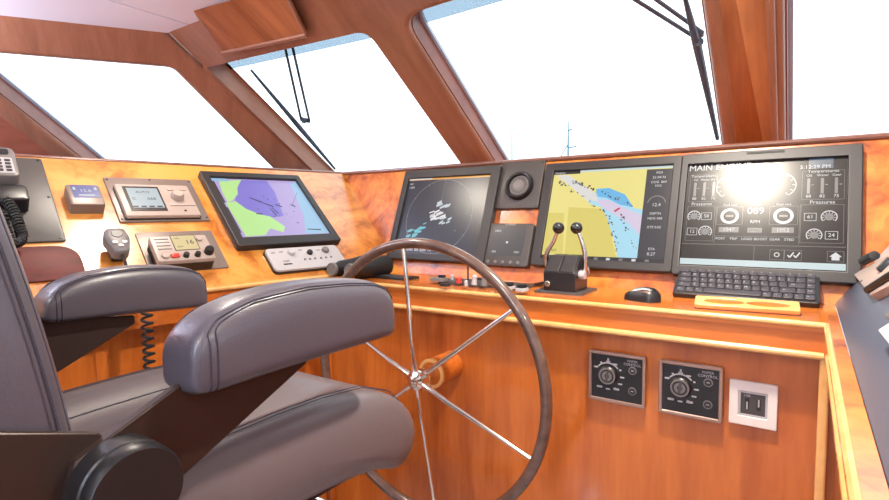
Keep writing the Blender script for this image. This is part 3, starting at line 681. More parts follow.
# ------------------------------------------------------------------ knee panel switches
def dimmer(label, outer):
    c = [sum(q[i] for q in outer)/4 for i in (0, 1)]
    t = T(KN, 'rotary_switch', label, 'switch', c)
    cx, cy, w, h = t.rect(outer, .016)
    B().m(M_blk).box(cx, cy, w*.94, h*.94, 0, .008, .002).m(M_steel).frame(cx, cy, w, h, .008, .006, .018, .006).done('frame', t.o, 30, .0015)
    b = B().m(M_blk).box(cx, cy, w-.014, h-.014, .006, .014, .001).m(M_lgrey)
    kx, ky = cx-w*.15, cy+h*.03
    for k in range(12):
        if k in (8, 9, 10): continue
        a = math.radians(-60+k*30); rr = w*.25
        x, y = kx+math.cos(a)*rr, ky+math.sin(a)*rr; l = .010 if k % 3 else .005
        b.box(x, y, l, .0035, .014, .0146, .001)
    n = 20; A = [math.radians(40+100*k/n) for k in range(n+1)]
    b.prism([(kx+math.cos(a)*w*.235, ky+math.sin(a)*w*.235) for a in A]+[(kx+math.cos(a)*w*.215, ky+math.sin(a)*w*.215) for a in A[::-1]], .014, .0145)
    b.box(kx, ky+w*.275, .004, .010, .014, .0146); b.box(kx-w*.15, ky-h*.25, .014, .005, .014, .0146, .002); b.box(kx+w*.15, ky-h*.25, .014, .005, .014, .0146, .002)
    b.text('WIPER', cx+w*.27, cy+h*.37, .0085, .0146, 'CENTER'); b.text('CONTROL', cx+w*.27, cy+h*.305, .0085, .0146, 'CENTER')
    b.done('face_plate', t.o)
    for yy in (.2, -.2):
        bb = B().m(M_bez).lathe([(.0095, .014), (.0095, .0165), (.007, .018), (0, .018)], Matrix.Translation((cx+w*.28, cy+h*yy, 0)), 20).m(M_grey).annulus(cx+w*.28, cy+h*yy, .0075, .0095, .0165, .0185, 20)
        bb.m(M_lgrey).box(cx+w*.28, cy+h*yy, .006, .0015, .018, .0186); bb.done('button', t.o)
    bb = B().m(M_blk).lathe([(.024, .014), (.023, .020), (.020, .023), (0, .023)], Matrix.Translation((kx, ky, 0)), 32)
    bb.m(M_grey).annulus(kx, ky, .0165, .020, .0225, .0245, 32); bb.annulus(kx, ky, .006, .012, .0225, .0245, 24)
    bb.m(M_panel).prism([(kx-.004, ky-.012), (kx+.002, ky-.012), (kx+.005, ky+.013), (kx-.001, ky+.013)], .0225, .0255); bb.done('knob', t.o)
dimmer('black rotary control in a metal frame on the knee panel, left of the two', [(589.4, 350), (646.9, 356.5), (644.3, 408), (587.8, 399)])
dimmer('black rotary control in a metal frame, next to the white socket', [(659.8, 359.6), (724.6, 367.6), (721, 422.7), (657.5, 412.5)])
q = [(730.5, 379.5), (779.2, 385.6), (776, 430.5), (727.6, 422.7)]
t = T(KN, 'socket_plate', 'white square wall plate with a dark double socket on the knee panel', 'socket', (753, 404))
cx, cy, w, h = t.rect(q, .008)
B().m(M_whitep).holes([rrect(cx, cy, w, h, .002), rrect(cx, cy, w*.60, h*.56, .001)], 0, .010, .002).done('plate', t.o)
b = B().m(M_lgrey).frame(cx, cy, w*.6, h*.56, .004, 0, .009).m(M_panel).box(cx, cy, w*.54, h*.5, 0, .007).m(M_blk)
for dx in (-1, 1): b.box(cx+dx*w*.12, cy, .008, .024, .007, .0075)
b.m(M_lgrey)
for dx in (-1, 1): b.box(cx+dx*w*.12, cy+.004*dx, .003, .016, .0075, .0085)
b.text('USB', cx-w*.12, cy+h*.18, .007, .0078, 'CENTER'); b.done('socket_insert', t.o)

# ------------------------------------------------------------------ on the counter
def CP(q, z=0): p = on_z(q, ZT+z); return p
# throttle
p0 = CP((566, 292))
t = T(CT, 'throttle_control', 'black twin-lever throttle with round knobs on the counter before the chart plotter', 'throttle', (566, 291))
b = B().m(M_panel).prism(rrect(0, 0, .135, .13, .003), 0, .006, .002); b.done('base_plate', t.o)
b = B().m(M_blk).loft([[(x, y, z) for y, z in ((-.052, .005), (-.052, .058), (-.010, .098), (.030, .098), (.045, .06), (.045, .005))] for x in (-.045, .045)])
b.m(M_bez).loft([[(x, y, z) for y, z in ((-.053, .060), (-.0105, .1005), (.031, .1005), (.031, .097), (-.010, .097), (-.05, .057))] for x in (-.04, -.002)])
b.loft([[(x, y, z) for y, z in ((-.053, .060), (-.0105, .1005), (.031, .1005), (.031, .097), (-.010, .097), (-.05, .057))] for x in (.002, .04)])
b.m(M_chr).cyl((-.03, -.054, .026), (-.03, -.062, .026), .008, n=16); b.m(M_lgrey).cyl((.045, -.02, .05), (.062, -.02, .05), .012, n=16).cyl((.045, .01, .055), (.058, .01, .055), .016, n=16)
b.done('housing', t.o, 30, .003)
for sx_, kx, pts in ((-1, (558.5, 228), [(-.052, 0, .055), (-.056, -.008, .11), (-.05, -.012, .15), (-.042, -.013, .185)]), (1, (576.5, 228), [(.052, 0, .055), (.057, -.008, .11), (.048, -.012, .15), (.034, -.013, .185)])):
    kp = CT.uv((kx[0], kx[1]), .205)-t.c
    dep = t.c.y-.013
    kq = on_y(kx, dep); kl = (kq.x-t.c.x, kq.y-t.c.y, kq.z-(ZC+ZT))
    pts = [(sx_*.052, 0, .05), (sx_*.056, -.006, .05+(kl[2]-.05)*.4), (kl[0]+sx_*.014, -.011, .05+(kl[2]-.05)*.72), kl]
    # smooth
    cv = []
    for k in range(13):
        s = k/12*3; i = min(int(s), 2); f = s-i
        g = lambda j: Vector(pts[max(0, min(3, j))])
        a, b0, b1, c_ = g(i-1), g(i), g(i+1), g(i+2)
        cv.append(.5*((2*b0)+(b1-a)*f+(2*a-5*b0+4*b1-c_)*f*f+(3*b0-a-3*b1+c_)*f**3))
    lv = B().m(M_chr).tube(cv, [.0075-.0025*k/12 for k in range(13)], n=12).m(M_chr).cyl((sx_*.045, 0, .05), (sx_*.06, 0, .05), .013, n=20).done('lever', t.o)
    B().m(M_gloss).ball(kl, .0165).done('knob', lv)
# mouse
mp = CP((641, 301)); t = thing('computer_mouse', 'silver-black computer mouse on the counter left of the keyboard', 'mouse', Matrix.Translation((mp.x, mp.y+.012, ZC+ZT)) @ Matrix.Rotation(math.radians(70), 4, 'Z'))
b = B().m(M_blk); secs = []
for k in range(13):
    s = k/12; y = -.048+.096*s; e = max(1-abs(2*s-1)**3, 0)**.5*.999+.001; hw = .029*e*(1-.06*math.sin(pi*s)); hh = .034*e**.7*(.62+.38*math.sin(pi*min(1, s*.8+.25)))
    secs.append([(hw*math.copysign(abs(math.cos(a))**.7, math.cos(a)), y, max(0, hh*max(0, math.sin(a))**.7)) for a in [j*2*pi/20 for j in range(20)]])
b.loft(secs).done('body', t, 60)
B().m(M_chr).loft([[(x, y, z+.0008) for x, y, z in sc_[2:9]] for sc_ in secs[2:10]], False, False).done('silver_cover', t, 60)
B().m(M_rub).tube([(-.003, -.028, .026), (.003, -.028, .026)], .008, n=16).done('scroll_wheel', t)
# keyboard
ka, kb, kc, kd = CP((672.4, 297)), CP((819.7, 308.5)), (817.7, 277), (679, 268.6)
kw = kb.x-ka.x; kdp = min(.145, yJ-ka.y-.012)
ky = math.radians(0); tilt = math.radians(31)
t = thing('keyboard', 'compact black computer keyboard propped against the engine display', 'keyboard', Matrix.Translation(((ka.x+kb.x)/2, (ka.y+kb.y)/2, ZC+ZT)) @ Matrix.Rotation(math.atan2(kb.y-ka.y, kw), 4, 'Z') @ Matrix.Rotation(tilt, 4, 'X'))
KD = .136
B().m(M_blk).prism(rrect(0, KD/2, kw, KD, .006), .0, .014, .003).done('case', t)
for sg in (-1, 1): B().m(M_blk).box(sg*kw*.38, KD-.012, .03, .006, -.045, .002).done('stand_foot', t)
M_key = flat('key_cap', (56, 54, 62), .45)
rows = [['Esc', 'F1', 'F2', 'F3', 'F4', 'F5', 'F6', 'F7', 'F8', 'F9', 'F10', 'F11', 'F12', 'Ins', 'Del'],
        list('`1234567890-=')+['<', 'Hm'], ['Tab']+list('QWERTYUIOP[]')+['\\', 'Up'], ['Cap']+list("ASDFGHJKL;'")+['Ent', 'Dn'], ['Sh']+list('ZXCVBNM,./')+['Sh', '^', 'End'], ['Ct', 'Fn', 'Al', ' ', 'Al', 'Ct', '<', 'v', '>']]
wid = {'Tab': 1.4, 'Cap': 1.6, 'Sh': 1.7, 'Ent': 1.9, ' ': 6.0, '\\': 1.1}
mw, mh = kw-.016, KD-.014
for ri, row in enumerate(rows):
    tot = sum(wid.get(k, 1) for k in row); x = -mw/2; y = KD-.007-(ri+.5)*mh/6
    for k in row:
        w = wid.get(k, 1)/tot*mw
        b = B().m(M_key).prism(rrect(0, 0, w-.0025, mh/6-.0025, .0015, 2), .012, .0175, .0012)
        if k.strip(): b.m(M_lgrey).text(k, -w*.3, .001, .0085 if len(k) == 1 else .0055, .0176)
        o = b.done('key', t); o.location = (x+w/2, y, 0); x += w
# wooden pull
fa, fb = CP((694, 309)), CP((801, 316.8)); mid = (fa+fb)/2; ud = (fb-fa); gw = ud.length; ud.normalize(); vd = Vector((-ud.y, ud.x, 0)); ga = math.radians(17)
GP = PL(Vector((mid.x, mid.y, ZC+ZT+.012)), ud, vd*math.cos(ga)+Vector((0, 0, math.sin(ga))))
t0_ = thing('pull_handle', 'pale wooden finger grip with two oval recesses in front of the keyboard', 'handle', GP.M(0, 0))
gd_ = .046
ov = lambda sgn: [(sgn*gw*.21+gw*.20*math.copysign(abs(math.cos(a))**.8, math.cos(a)), gd_/2+.012*math.sin(a)) for a in [k*2*pi/28 for k in range(28)]]
B().m(M_pale).holes([rrect(0, gd_/2, gw, gd_, .006), ov(-1), ov(1)], -.010, 0, .002).done('grip_frame', t0_)
B().m(M_top).box(0, gd_/2, gw*.94, gd_*.85, -.012, -.007).done('recess_floor', t0_)
# trackpad plates, switch row, pen, binoculars
t = T(CT, 'trackball_panel', 'flat black control pad on the counter left end behind the wheel spoke', 'control pad', (392, 279))
c0 = t.p((392, 279))
B().m(M_blk).box(.0, 0.02, .15, .07, 0, .008, .004, .002).done('pad_body', t.o)
B().m(M_panel).box(.0, .02, .12, .05, .008, .0095, .003).done('pad_surface', t.o)
t_sw = t = T(CT, 'switch_panel', 'low grey switch panel with red button and toggles behind the wheel rim', 'switch panel', (474, 286))
B().m(M_panel).box(.02, .03, .29, .085, 0, .010, .004, .002).done('plate', t.o)
def local(q, z=.012): p = CT.uv(q, z)-t_sw.c; return p.x, p.y
def lever(q, mat, r, hgt, name, lean=0, **k):
    t = t_sw; x, y = local(q); o = B().m(mat).cyl((x, y, .009), (x, y+lean, .009+hgt), r, r*.8, 16).ball((x, y+lean, .009+hgt), r*.95).done(name, t.o); 
    for kk, v in k.items(): o[kk] = v
x, y = local((439, 280)); B().m(M_grey).box(x, y, .05, .035, .009, .020, .004, .003).done('rocker_switch', t.o)
B().m(M_blk).box(x+.008, y+.005, .022, .015, .020, .028, .003, .002).done('rocker_cap', t.o)
lever((459, 282), M_red, .009, .012, 'button', label='red button')
lever((468, 281), M_blk, .0028, .055, 'stick')
lever((474, 284), M_lgrey, .009, .022, 'toggle_switch', .004)
lever((484, 285), M_grey, .010, .03, 'toggle_switch', .004)
lever((498, 287), M_grey, .009, .02, 'toggle_switch', .004)
for q in ((509, 288), (522, 290)):
    x, y = local(q); o = B().m(M_lgrey).box(x, y, .026, .032, .0095, .018, .003, .002).m(M_blk).box(x, y, .022, .02, .018, .028, .003, .003).done('push_switch', t.o)
a, c = CP((513.5, 291.5)), CP((543, 284.5))
t = thing('pen', 'dark pen lying on the counter between switch panel and throttle', 'pen', Matrix.Translation(((a.x+c.x)/2, (a.y+c.y)/2, ZC+ZT)))
dv = (c-a)/2; dv.z = 0; uu = dv.normalized()
B().m(M_blk).tube([(-dv.x, -dv.y, .0052), (-dv.x*.8, -dv.y*.8, .0052), (dv.x, dv.y, .0052)], [.0015, .005, .005], n=12).done('barrel', t)
B().m(M_chr).box(dv.x*.7, dv.y*.7, .004, .004, .009, .0115).done('clip', t)
for q in ((492, 284), (452, 279), (466, 285)): lever(q, M_lgrey, .006, .012, 'toggle_switch')
for q in ((445, 285), (480, 279)):
    x, y = local(q); B().m(M_blk).box(x, y, .03, .016, .009, .016, .003, .002).done('push_switch', t_sw.o)
# binoculars
bp = on_z((352, 266), ZT+.04); bp.x = max(bp.x, xcorner(Vector((0, bp.y, ZC+ZT+.03)))+.05); t = thing('binoculars', 'black binoculars lying in the corner of the counter behind the armrest', 'binoculars', Matrix.Translation((bp.x, bp.y, ZC+ZT)) @ Matrix.Rotation(math.radians(2), 4, 'Z') @ Matrix.Scale(1.15, 4))
for k, sgn in enumerate((-1, 1)):
    x = sgn*.034
    rot = Matrix.Translation((x, 0, .033)) @ Matrix.Rotation(math.radians(90), 4, 'X')
    b = B().m(M_rub).lathe([(.012, .065), (.0145, .075), (.0165, .082), (.0175, .082), (.0185, .074), (.017, .058), (.022, .045), (.024, .0), (.027, -.03), (.031, -.065), (.0315, -.08), (.0285, -.08), (.0275, -.06), (0, -.06)], rot, 28)
    b.m(M_grey).lathe([(.0165, .0822), (.0178, .0835), (.0192, .079), (.019, .074)], rot, 28)
    br = b.done('barrel', t)
    B().m(M_blk).lathe([(.012, .066), (0, .067)], rot, 24).done('eye_lens', br)
B().m(M_rub).tube([(-.03, -.02, .036), (.03, -.02, .036)], .013).tube([(0, -.05, .036), (0, .03, .036)], .010).m(M_chr).tube([(0, .03, .036), (0, .05, .036)], .011).done('bridge', t)

# ------------------------------------------------------------------ port console instruments
t = T(LP, 'blank_panel', 'dark grey flat blanking panel at the far left of the port console', 'panel', (40, 200))
tr, br_ = Vector(t.p((38.7, 160))), Vector(t.p((69, 242)))
xr = (tr.x+br_.x)/2; 
B().m(M_panel).prism(round_poly([(xr-.36, br_.y), (xr, br_.y), (xr, tr.y), (xr-.36, tr.y)], .008), 0, .006, .002).done('plate', t.o)
for f in (.03, .5, .97):
    B().m(M_blk).lathe([(.004, .006), (.003, .0075), (0, .0075)], Matrix.Translation((xr-.01, br_.y+(tr.y-br_.y)*f, 0)), 12).done('screw', t.o)
# handset
t = T(LP, 'telephone_handset', 'grey radio telephone handset with keypad in a black cradle at the left edge', 'handset', (8, 185), .006)
cx, cy = t.p((12, 196), .03)
B().m(M_blk).box(cx-.01, cy, .085, .062, 0, .045, .012, .006).done('cradle', t.o)
hx, hy = t.p((4, 161), .06)
b = B().m(M_grey).box(hx-.012, hy, .078, .125, .03, .062, .016, .008); b.done('handset_body', t.o)
b = B().m(M_lgrey).box(hx-.012, hy-.02, .058, .065, .062, .0628, .004).m(M_bez)
for i in range(3):
    for j in range(4): b.box(hx-.03+i*.018, hy-.042+j*.014, .012, .008, .0628, .0645, .002)
b.done('keypad', t.o); B().m(M_blk).box(hx-.012, hy+.038, .05, .024, .062, .0635, .006).done('earpiece', t.o)
cv = []
cpts = [Vector((*t.p(q, h), h)) for q, h in (((6, 200), .05), ((14, 212), .05), ((19, 226), .045), ((22, 238), .03), ((14, 243), .03), ((6, 232), .04), ((2, 214), .05))]
n = 260
for k in range(n):
    s = k/(n-1)*(len(cpts)-1.001); i = int(s); f = s-i
    g = lambda j: cpts[max(0, min(len(cpts)-1, j))]
    pp = .5*((2*g(i))+(g(i+1)-g(i-1))*f+(2*g(i-1)-5*g(i)+4*g(i+1)-g(i+2))*f*f+(3*g(i)-g(i-1)-3*g(i+1)+g(i+2))*f**3)
    a = k*.75; d = (g(i+1)-g(i)).normalized(); n1 = d.cross(Vector((0, 0, 1))).normalized(); n2 = d.cross(n1)
    cv.append(pp+(n1*math.cos(a)+n2*math.sin(a))*.010)
B().m(M_rub).tube(cv, .0034, n=6).done('coiled_cord', t.o)
# dark red rounded pad
t = T(LP, 'wood_pad', 'dark red rounded wooden inlay pad low on the port console', 'pad', (50, 265))
a, b_, c = Vector(t.p((45, 247.5))), Vector(t.p((83, 264))), Vector(t.p((60, 281)))
B().m(M_maho).prism(round_poly([(b_.x-.22, c.y), (b_.x, c.y), (b_.x, a.y), (b_.x-.22, a.y)], [.02, .035, .06, .02]), 0, .006, .002).done('inlay', t.o)
# small display box
t = T(LP, 'display_box', 'small grey box with a blue screen on the port console', 'display', (84, 196))
hb = .034
cx, cy, w, h = t.rect([(65.2, 184), (98, 184.8), (106.8, 204), (70.8, 204.8)], hb)
B().m(M_taupe).box(cx, cy, w, h, 0, hb, .006, .004).done('housing', t.o)
sx, sy, sw, sh = t.rect([(69.2, 184.8), (96.4, 185.6), (101.2, 197.6), (74.8, 197.6)], hb)
b = B().m(G_lcdb).box(sx, sy, sw, sh, hb, hb+.0008).m(G_lcd)
b.text('12.6', sx, sy+.002, .016, hb+.001, 'CENTER').box(sx-sw*.4, sy+sh*.2, .006, .012, hb, hb+.0012).box(sx+sw*.4, sy+sh*.2, .006, .012, hb, hb+.0012).box(sx, sy-sh*.32, sw*.6, .004, hb, hb+.0012); b.done('screen', t.o)
# autopilot head
t = T(LP, 'autopilot_unit', 'beige autopilot control head with a pale screen and dial on a taupe plate', 'instrument', (155, 201))
cx, cy, w, h = t.rect([(102.4, 178.8), (189.3, 180.6), (210, 221.3), (120.3, 223.6)])
B().m(M_taupe).box(cx, cy, w, h, 0, .006, .004, .002).done('mounting_plate', t.o)
for fx, fy in ((-.47, -.44), (.47, -.44), (-.47, .44), (.47, .44), (0, -.46), (0, .46)):
    B().m(M_bez2).lathe([(.0035, .006), (.0025, .0075), (0, .0075)], Matrix.Translation((cx+w*fx, cy+h*fy, 0)), 12).done('screw', t.o)
hu = .022
cx, cy, w, h = t.rect([(113, 184.3), (187, 184.5), (201, 214.6), (128, 215.8)], hu)
B().m(M_beige).box(cx, cy, w, h, .006, hu, .006, .004).m(M_bez2).box(cx, cy, w+.004, h+.004, .006, .011, .006).done('housing', t.o)
sx, sy, sw, sh = t.rect([(121, 186.4), (157.6, 187), (168, 211), (132, 211)], hu)
b = B().m(M_bez2).box(sx, sy, sw, sh, hu, hu+.001).m(G_lcd).box(sx+.002, sy+.003, sw*.86, sh*.80, hu+.001, hu+.0014).m(G_pan)
b.text('AUTO', sx, sy+sh*.25, .014, hu+.0016, 'CENTER').text('068', sx+sw*.18, sy-sh*.02, .016, hu+.0016, 'CENTER').text('C', sx-sw*.3, sy-sh*.02, .016, hu+.0016, 'CENTER')
for k in range(4): b.box(sx-sw*.34+k*sw*.22, sy-sh*.33, sw*.15, .006, hu+.0014, hu+.0018)
b.done('screen', t.o)
kx, ky_ = t.p((178, 194.5), hu+.012)
B().m(M_beige).lathe([(.0185, hu), (.0175, hu+.014), (.0145, hu+.019), (0, hu+.019)], Matrix.Translation((kx, ky_, 0)), 32).done('knob', t.o)
for fx, fy, bw in ((.22, .33, .02), (.40, .33, .02), (.30, -.18, .075)): B().m(M_beige).box(cx+w*fx, cy+h*fy, bw, .008, hu, hu+.003, .003, .001).done('button', t.o)
B().m(M_bez2).prism(circ(cx+w*.3, cy-h*.36, .004, 16), hu, hu+.001).done('light_sensor', t.o)
# VHF radio
t = T(LP, 'vhf_radio', 'beige marine radio with cream screen and black knobs below the autopilot', 'radio', (183, 250))
cx, cy, w, h = t.rect([(134, 233), (211.5, 232), (229, 269.6), (150, 273)])
B().m(M_taupe).box(cx, cy, w, h, 0, .005, .004, .0015).done('mounting_plate', t.o)
hv = .048
cx, cy, w, h = t.rect([(148.5, 236.5), (204, 234.2), (218, 257.5), (158.5, 261.5)], hv)
B().m(M_blk).box(cx, cy-.002, w-.004, h, .005, hv-.014, .006).m(M_beige).box(cx, cy, w, h, hv-.016, hv, .007, .004).done('housing', t.o)
sx, sy, sw, sh = t.rect([(170.6, 236.5), (192.6, 235.2), (199.7, 248.3), (176, 250.7)], hv)
b = B().m(M_bez2).box(sx, sy, sw+.004, sh+.004, hv, hv+.0008).m(G_lcdy).box(sx, sy, sw, sh, hv+.0008, hv+.0012).m(G_pan)
b.text('16', sx+sw*.2, sy, .024, hv+.0014, 'CENTER').text('USA', sx-sw*.4, sy+sh*.3, .008, hv+.0014).text('25W', sx-sw*.4, sy-sh*.3, .008, hv+.0014); b.done('screen', t.o)
b = B().m(M_grey)
for j in range(4):
    b.box(cx-w*.36, cy+h*.36-j*.013, .022, .004, hv, hv+.001); b.box(cx-w*.25, cy+h*.36-j*.013, .016, .004, hv, hv+.001)
b.done('speaker_slots', t.o)
for fx, fy, rr, hh, mt, nm in ((-.36, -.32, .010, .006, M_beige, 'knob'), (-.02, -.36, .008, .012, M_blk, 'knob'), (.18, -.36, .008, .012, M_blk, 'knob'), (.40, -.27, .013, .018, M_blk, 'knob'), (.34, .30, .009, .006, M_beige, 'knob')):
    B().m(mt).lathe([(rr, hv), (rr*.95, hv+hh*.8), (rr*.8, hv+hh), (0, hv+hh)], Matrix.Translation((cx+w*fx, cy+h*fy, 0)), 24).done(nm, t.o)
o = B().m(M_red).box(cx-w*.2, cy-h*.34, .022, .014, hv, hv+.006, .003, .002).done('distress_button', t.o); o['label'] = 'red button'
# hand microphone
t = T(LP, 'hand_microphone', 'grey handheld microphone clipped to the port console', 'microphone', (114, 254))
mcx, mcy = t.p((118, 241.5), .05)
B().m(M_blk).box(mcx, mcy-.004, .03, .04, 0, .03, .004).done('clip', t.o)
ol = round_poly([(mcx-.017, mcy-.045), (mcx+.017, mcy-.045), (mcx+.030, mcy+.01), (mcx+.024, mcy+.046), (mcx-.024, mcy+.046), (mcx-.030, mcy+.01)], .016)
B().m(M_grey).prism(ol, .028, .060, .010).done('body', t.o, 50)
b = B().m(M_panel).lathe([(.013, .060), (.012, .0615), (0, .0615)], Matrix.Translation((mcx, mcy+.018, 0)), 24).m(M_lgrey).box(mcx-.011, mcy-.014, .012, .009, .06, .063, .003).box(mcx+.011, mcy-.014, .012, .009, .06, .063, .003).box(mcx, mcy-.026, .012, .008, .06, .063, .003); b.done('grille', t.o)
b = B().m(M_rub); b.tube([(mcx, mcy-.042, .045), (mcx+.002, mcy-.065, .04), (mcx+.008, mcy-.09, .02), (mcx+.02, mcy-.12, .012)], .004); b.done('cord', t.o)
# grey rounded control strip
t = T(LP, 'control_strip', 'pale grey control strip with dials under the port chart screen', 'control strip', (303, 258))
cx, cy, w, h = t.rect([(263.6, 249.8), (335, 244.5), (348, 264), (277, 271.5)], .016)
B().m(M_bez2).box(cx, cy, w+.004, h+.004, 0, .010, .014).m(M_lgrey).box(cx, cy, w, h, .008, .018, .014, .003).done('housing', t.o)
for q, rr, mt in (((291, 253), .013, M_lgrey), ((309.5, 253), .010, M_blk), ((325, 250.5), .013, M_grey)):
    x, y = t.p(q, .018); B().m(mt).lathe([(rr, .018), (rr*.95, .026), (rr*.7, .029), (0, .029)], Matrix.Translation((x, y, 0)), 24).done('dial', t.o)
b = B().m(M_bez2)
for q in ((273, 253), (281, 252), (300, 250), (318, 250)): x, y = t.p(q, .018); b.box(x, y, .014, .0025, .018, .0186)
x, y = t.p((288, 264), .018); b.box(x, y, .03, .005, .018, .0186).text('DIM', x, y+.012, .012, .0182, 'CENTER')
b.done('markings', t.o)
for q in ((305, 259.5), (310, 259), (315, 258.5), (321, 258), (326, 257.5), (331, 257)):
    x, y = t.p(q, .018); B().m(M_grey).prism(circ(x, y, .004, 14), .018, .0205).done('button', t.o)
# coiled lead under the far armrest
p = on_x((148, 338), -1.36); pe = on_x((149, 366), -1.36)
t = thing('coiled_lead', 'black coiled cord hanging under the port console behind the far armrest', 'cord', Matrix.Translation(p))
lowz = -.55
cv = [(math.cos(k*.7)*.012, math.sin(k*.7)*.012, .12-k*.0022) for k in range(170)]
B().m(M_rub).tube(cv, .0038, n=6).done('cord_coil', t)

# ------------------------------------------------------------------ starboard plate devices
def SU(q, h=0): return SP.uv(q, h)
t = T(SP, 'trim_control', 'beige control unit with a black thumbwheel at the top of the right console plate', 'control unit', (880, 272))
def sl(q, h): v = SP.uv(q, t.h+h)-t.c; return (v.x, v.y)
base = [sl(q, .02) for q in ((851, 273), (866, 293), (925, 262), (905, 238))]
B().m(M_beige).prism(base, 0, .014, .003).done('housing', t.o)
a, c = Vector((*sl((868, 290), .018), .018)), Vector((*sl((918, 258), .018), .018))
B().m(M_blk).tube([a, c], .007, n=12).done('rail', t.o)
a, c = Vector((*sl((863, 261), .024), .023)), Vector((*sl((874, 255), .024), .023))
B().m(M_blk).tube([a, c], .0095, n=24).done('thumbwheel', t.o)
x, y = sl((882, 263), .022); B().m(M_bez2).box(x, y, .03, .03, .012, .022, .004, .003).done('button_block', t.o)
x, y = sl((858, 279), .021); B().m(M_bez2).prism(circ(x, y, .003, 12), .014, .0152).done('screw', t.o)
t = T(SP, 'white_switch_box', 'white angular box low on the right console plate, cut by the photo edge', 'switch box', (890, 330))
pts = [sl(q, .02) for q in ((878, 331), (890, 346), (930, 330), (915, 308))]
B().m(M_whitep).prism(pts, 0, .022, .004).done('housing', t.o)
pts = [sl(q, .02) for q in ((884, 316), (889, 320), (925, 305), (915, 298))]
B().m(M_grey).prism(pts, 0, .022, .003).done('side_module', t.o)

# ------------------------------------------------------------------ steering wheel
hub = V(-.8644, 1.1272, -.4598); RW = .375; sp0 = math.radians(97.42)
t = thing('steering_wheel', 'large brown-rimmed ship steering wheel with six chrome spokes before the console', 'steering wheel', Matrix.Translation(hub) @ Matrix.Rotation(math.radians(90.46), 4, 'X'))
B().m(M_rim).tube([(RW*math.cos(a), RW*math.sin(a), 0) for a in [k*2*pi/96 for k in range(96)]], .0145, True, 16).done('rim', t)
for k in range(6):
    a = sp0-k*pi/3; d = Vector((math.cos(a), math.sin(a), 0))
    B().m(M_chr).tube([d*.018+Vector((0, 0, .012)), d*.10+Vector((0, 0, .013)), d*.22+Vector((0, 0, .006)), d*(RW-.008)], [.0078, .0075, .0065, .0055], n=12).done('spoke', t)
b = B().m(M_chr).lathe([(0, -.03), (.022, -.03), (.026, -.015), (.03, .0), (.03, .012), (.026, .022), (.016, .028), (.014, .034), (.008, .038), (0, .038)], None, 36)
for k in range(6):
    a = sp0-k*pi/3; d = Vector((math.cos(a), math.sin(a), 0)); b.tube([d*.012+Vector((0, 0, .012)), d*.045+Vector((0, 0, .0125))], .0105, n=14)
b.done('hub', t)
B().m(M_horz).lathe([(.042, -.158), (.042, -.062), (.040, -.055), (.030, -.055), (0, -.056)], None, 36).m(M_pale).annulus(0, 0, .033, .0425, -.060, -.053, 36).done('shaft_boss', t)  # pale ring colours in the lit front edge of the boss
B().m(M_chr).cyl((0, 0, -.07), (0, 0, -.02), .014).done('shaft', t)

# ------------------------------------------------------------------ helm chair
CX = -.87
t = thing('helm_chair', 'grey leather helm chair with padded armrests in front of the wheel', 'chair', Matrix.Translation((CX, .45, 0)))
def L3(x, y, z): return Vector((x-CX, y-.45, z+ZC))       # eye-relative world -> chair local
# seat
prof = [(.19, -.315), (.30, -.312), (.40, -.308), (.50, -.306), (.594, -.308), (.690, -.318), (.770, -.350), (.818, -.402), (.834, -.450), (.822, -.492), (.792, -.512), (.752, -.506), (.712, -.480), (.60, -.466), (.45, -.458), (.30, -.450), (.19, -.44)]
secs = []; NS = 33
for k in range(NS):
    s = -1+2*k/(NS-1); e = max(1-abs(s)**9, 0)**.22
    x = CX+.25*s
    bol = 1/(1+math.exp(-(abs(s)-.62)*22)); dip = .058*(1-bol)
    sec = []
    for j, (y, z) in enumerate(prof):
        zm = -.40 if j < 8 else -.45
        if j < 7: z = z-dip*min(1, max(0, (.70-y)/.12))
        e2 = e if abs(s) < 1 else 0
        z = -.395+(z+.395)*(.35+.65*e2); yy = y if y < .5 else .5+(y-.5)*(.80+.2*e2)
        sec.append(L3(x, yy, z))
    secs.append(sec)
b = B().m(M_leath_t).loft(secs); seat = b.done('seat_cushion', t, 60, 0, 1)
def seam(path, r, name, par): B().m(M_stitch).tube(path, r, n=6).done(name, par)
for s, dz in ((.80, .0), (.84, .0)):
    for sg in (1, -1):
        k = (s*sg+1)/2*(NS-1); i = int(k); f = k-i
        seam([secs[i][j].lerp(secs[i+1][j], f)+Vector((0, 0, .0012)) for j in range(1, 9)], .0008, 'seam', seat)
for sg in (1, -1):
    k = (.60*sg+1)/2*(NS-1); i = int(k); f = k-i
    seam([secs[i][j].lerp(secs[i+1][j], f)+Vector((0, 0, .001)) for j in range(1, 5)], .0011, 'seam', seat)
# backrest
def yback(z): return .238-.14*(z+.228)-.25*max(0, z+.228)**2
secs = []; zs_ = [-.37+.74*k/20 for k in range(21)]
for z in zs_:
    yf_ = yback(z); f = max(1-abs((z)/.375)**8, 0)**.3
    hw, hd = .24*(.75+.25*f), .062*(.4+.6*f); n = 32; sec = []
    for j in range(n):
        a = 2*pi*j/n; ca, sa = math.cos(a), math.sin(a)
        sec.append(L3(CX+hw*math.copysign(abs(ca)**.35, ca), yf_-.062+hd*math.copysign(abs(sa)**.45, sa), z))
    secs.append(sec)
back = B().m(M_leath).loft(secs).done('backrest', t, 60, 0, 1)
for dy in (.020, .028):
    seam([L3(CX+.2405, yback(z)-dy, z) for z in zs_[1:-1]], .0008, 'seam', back)
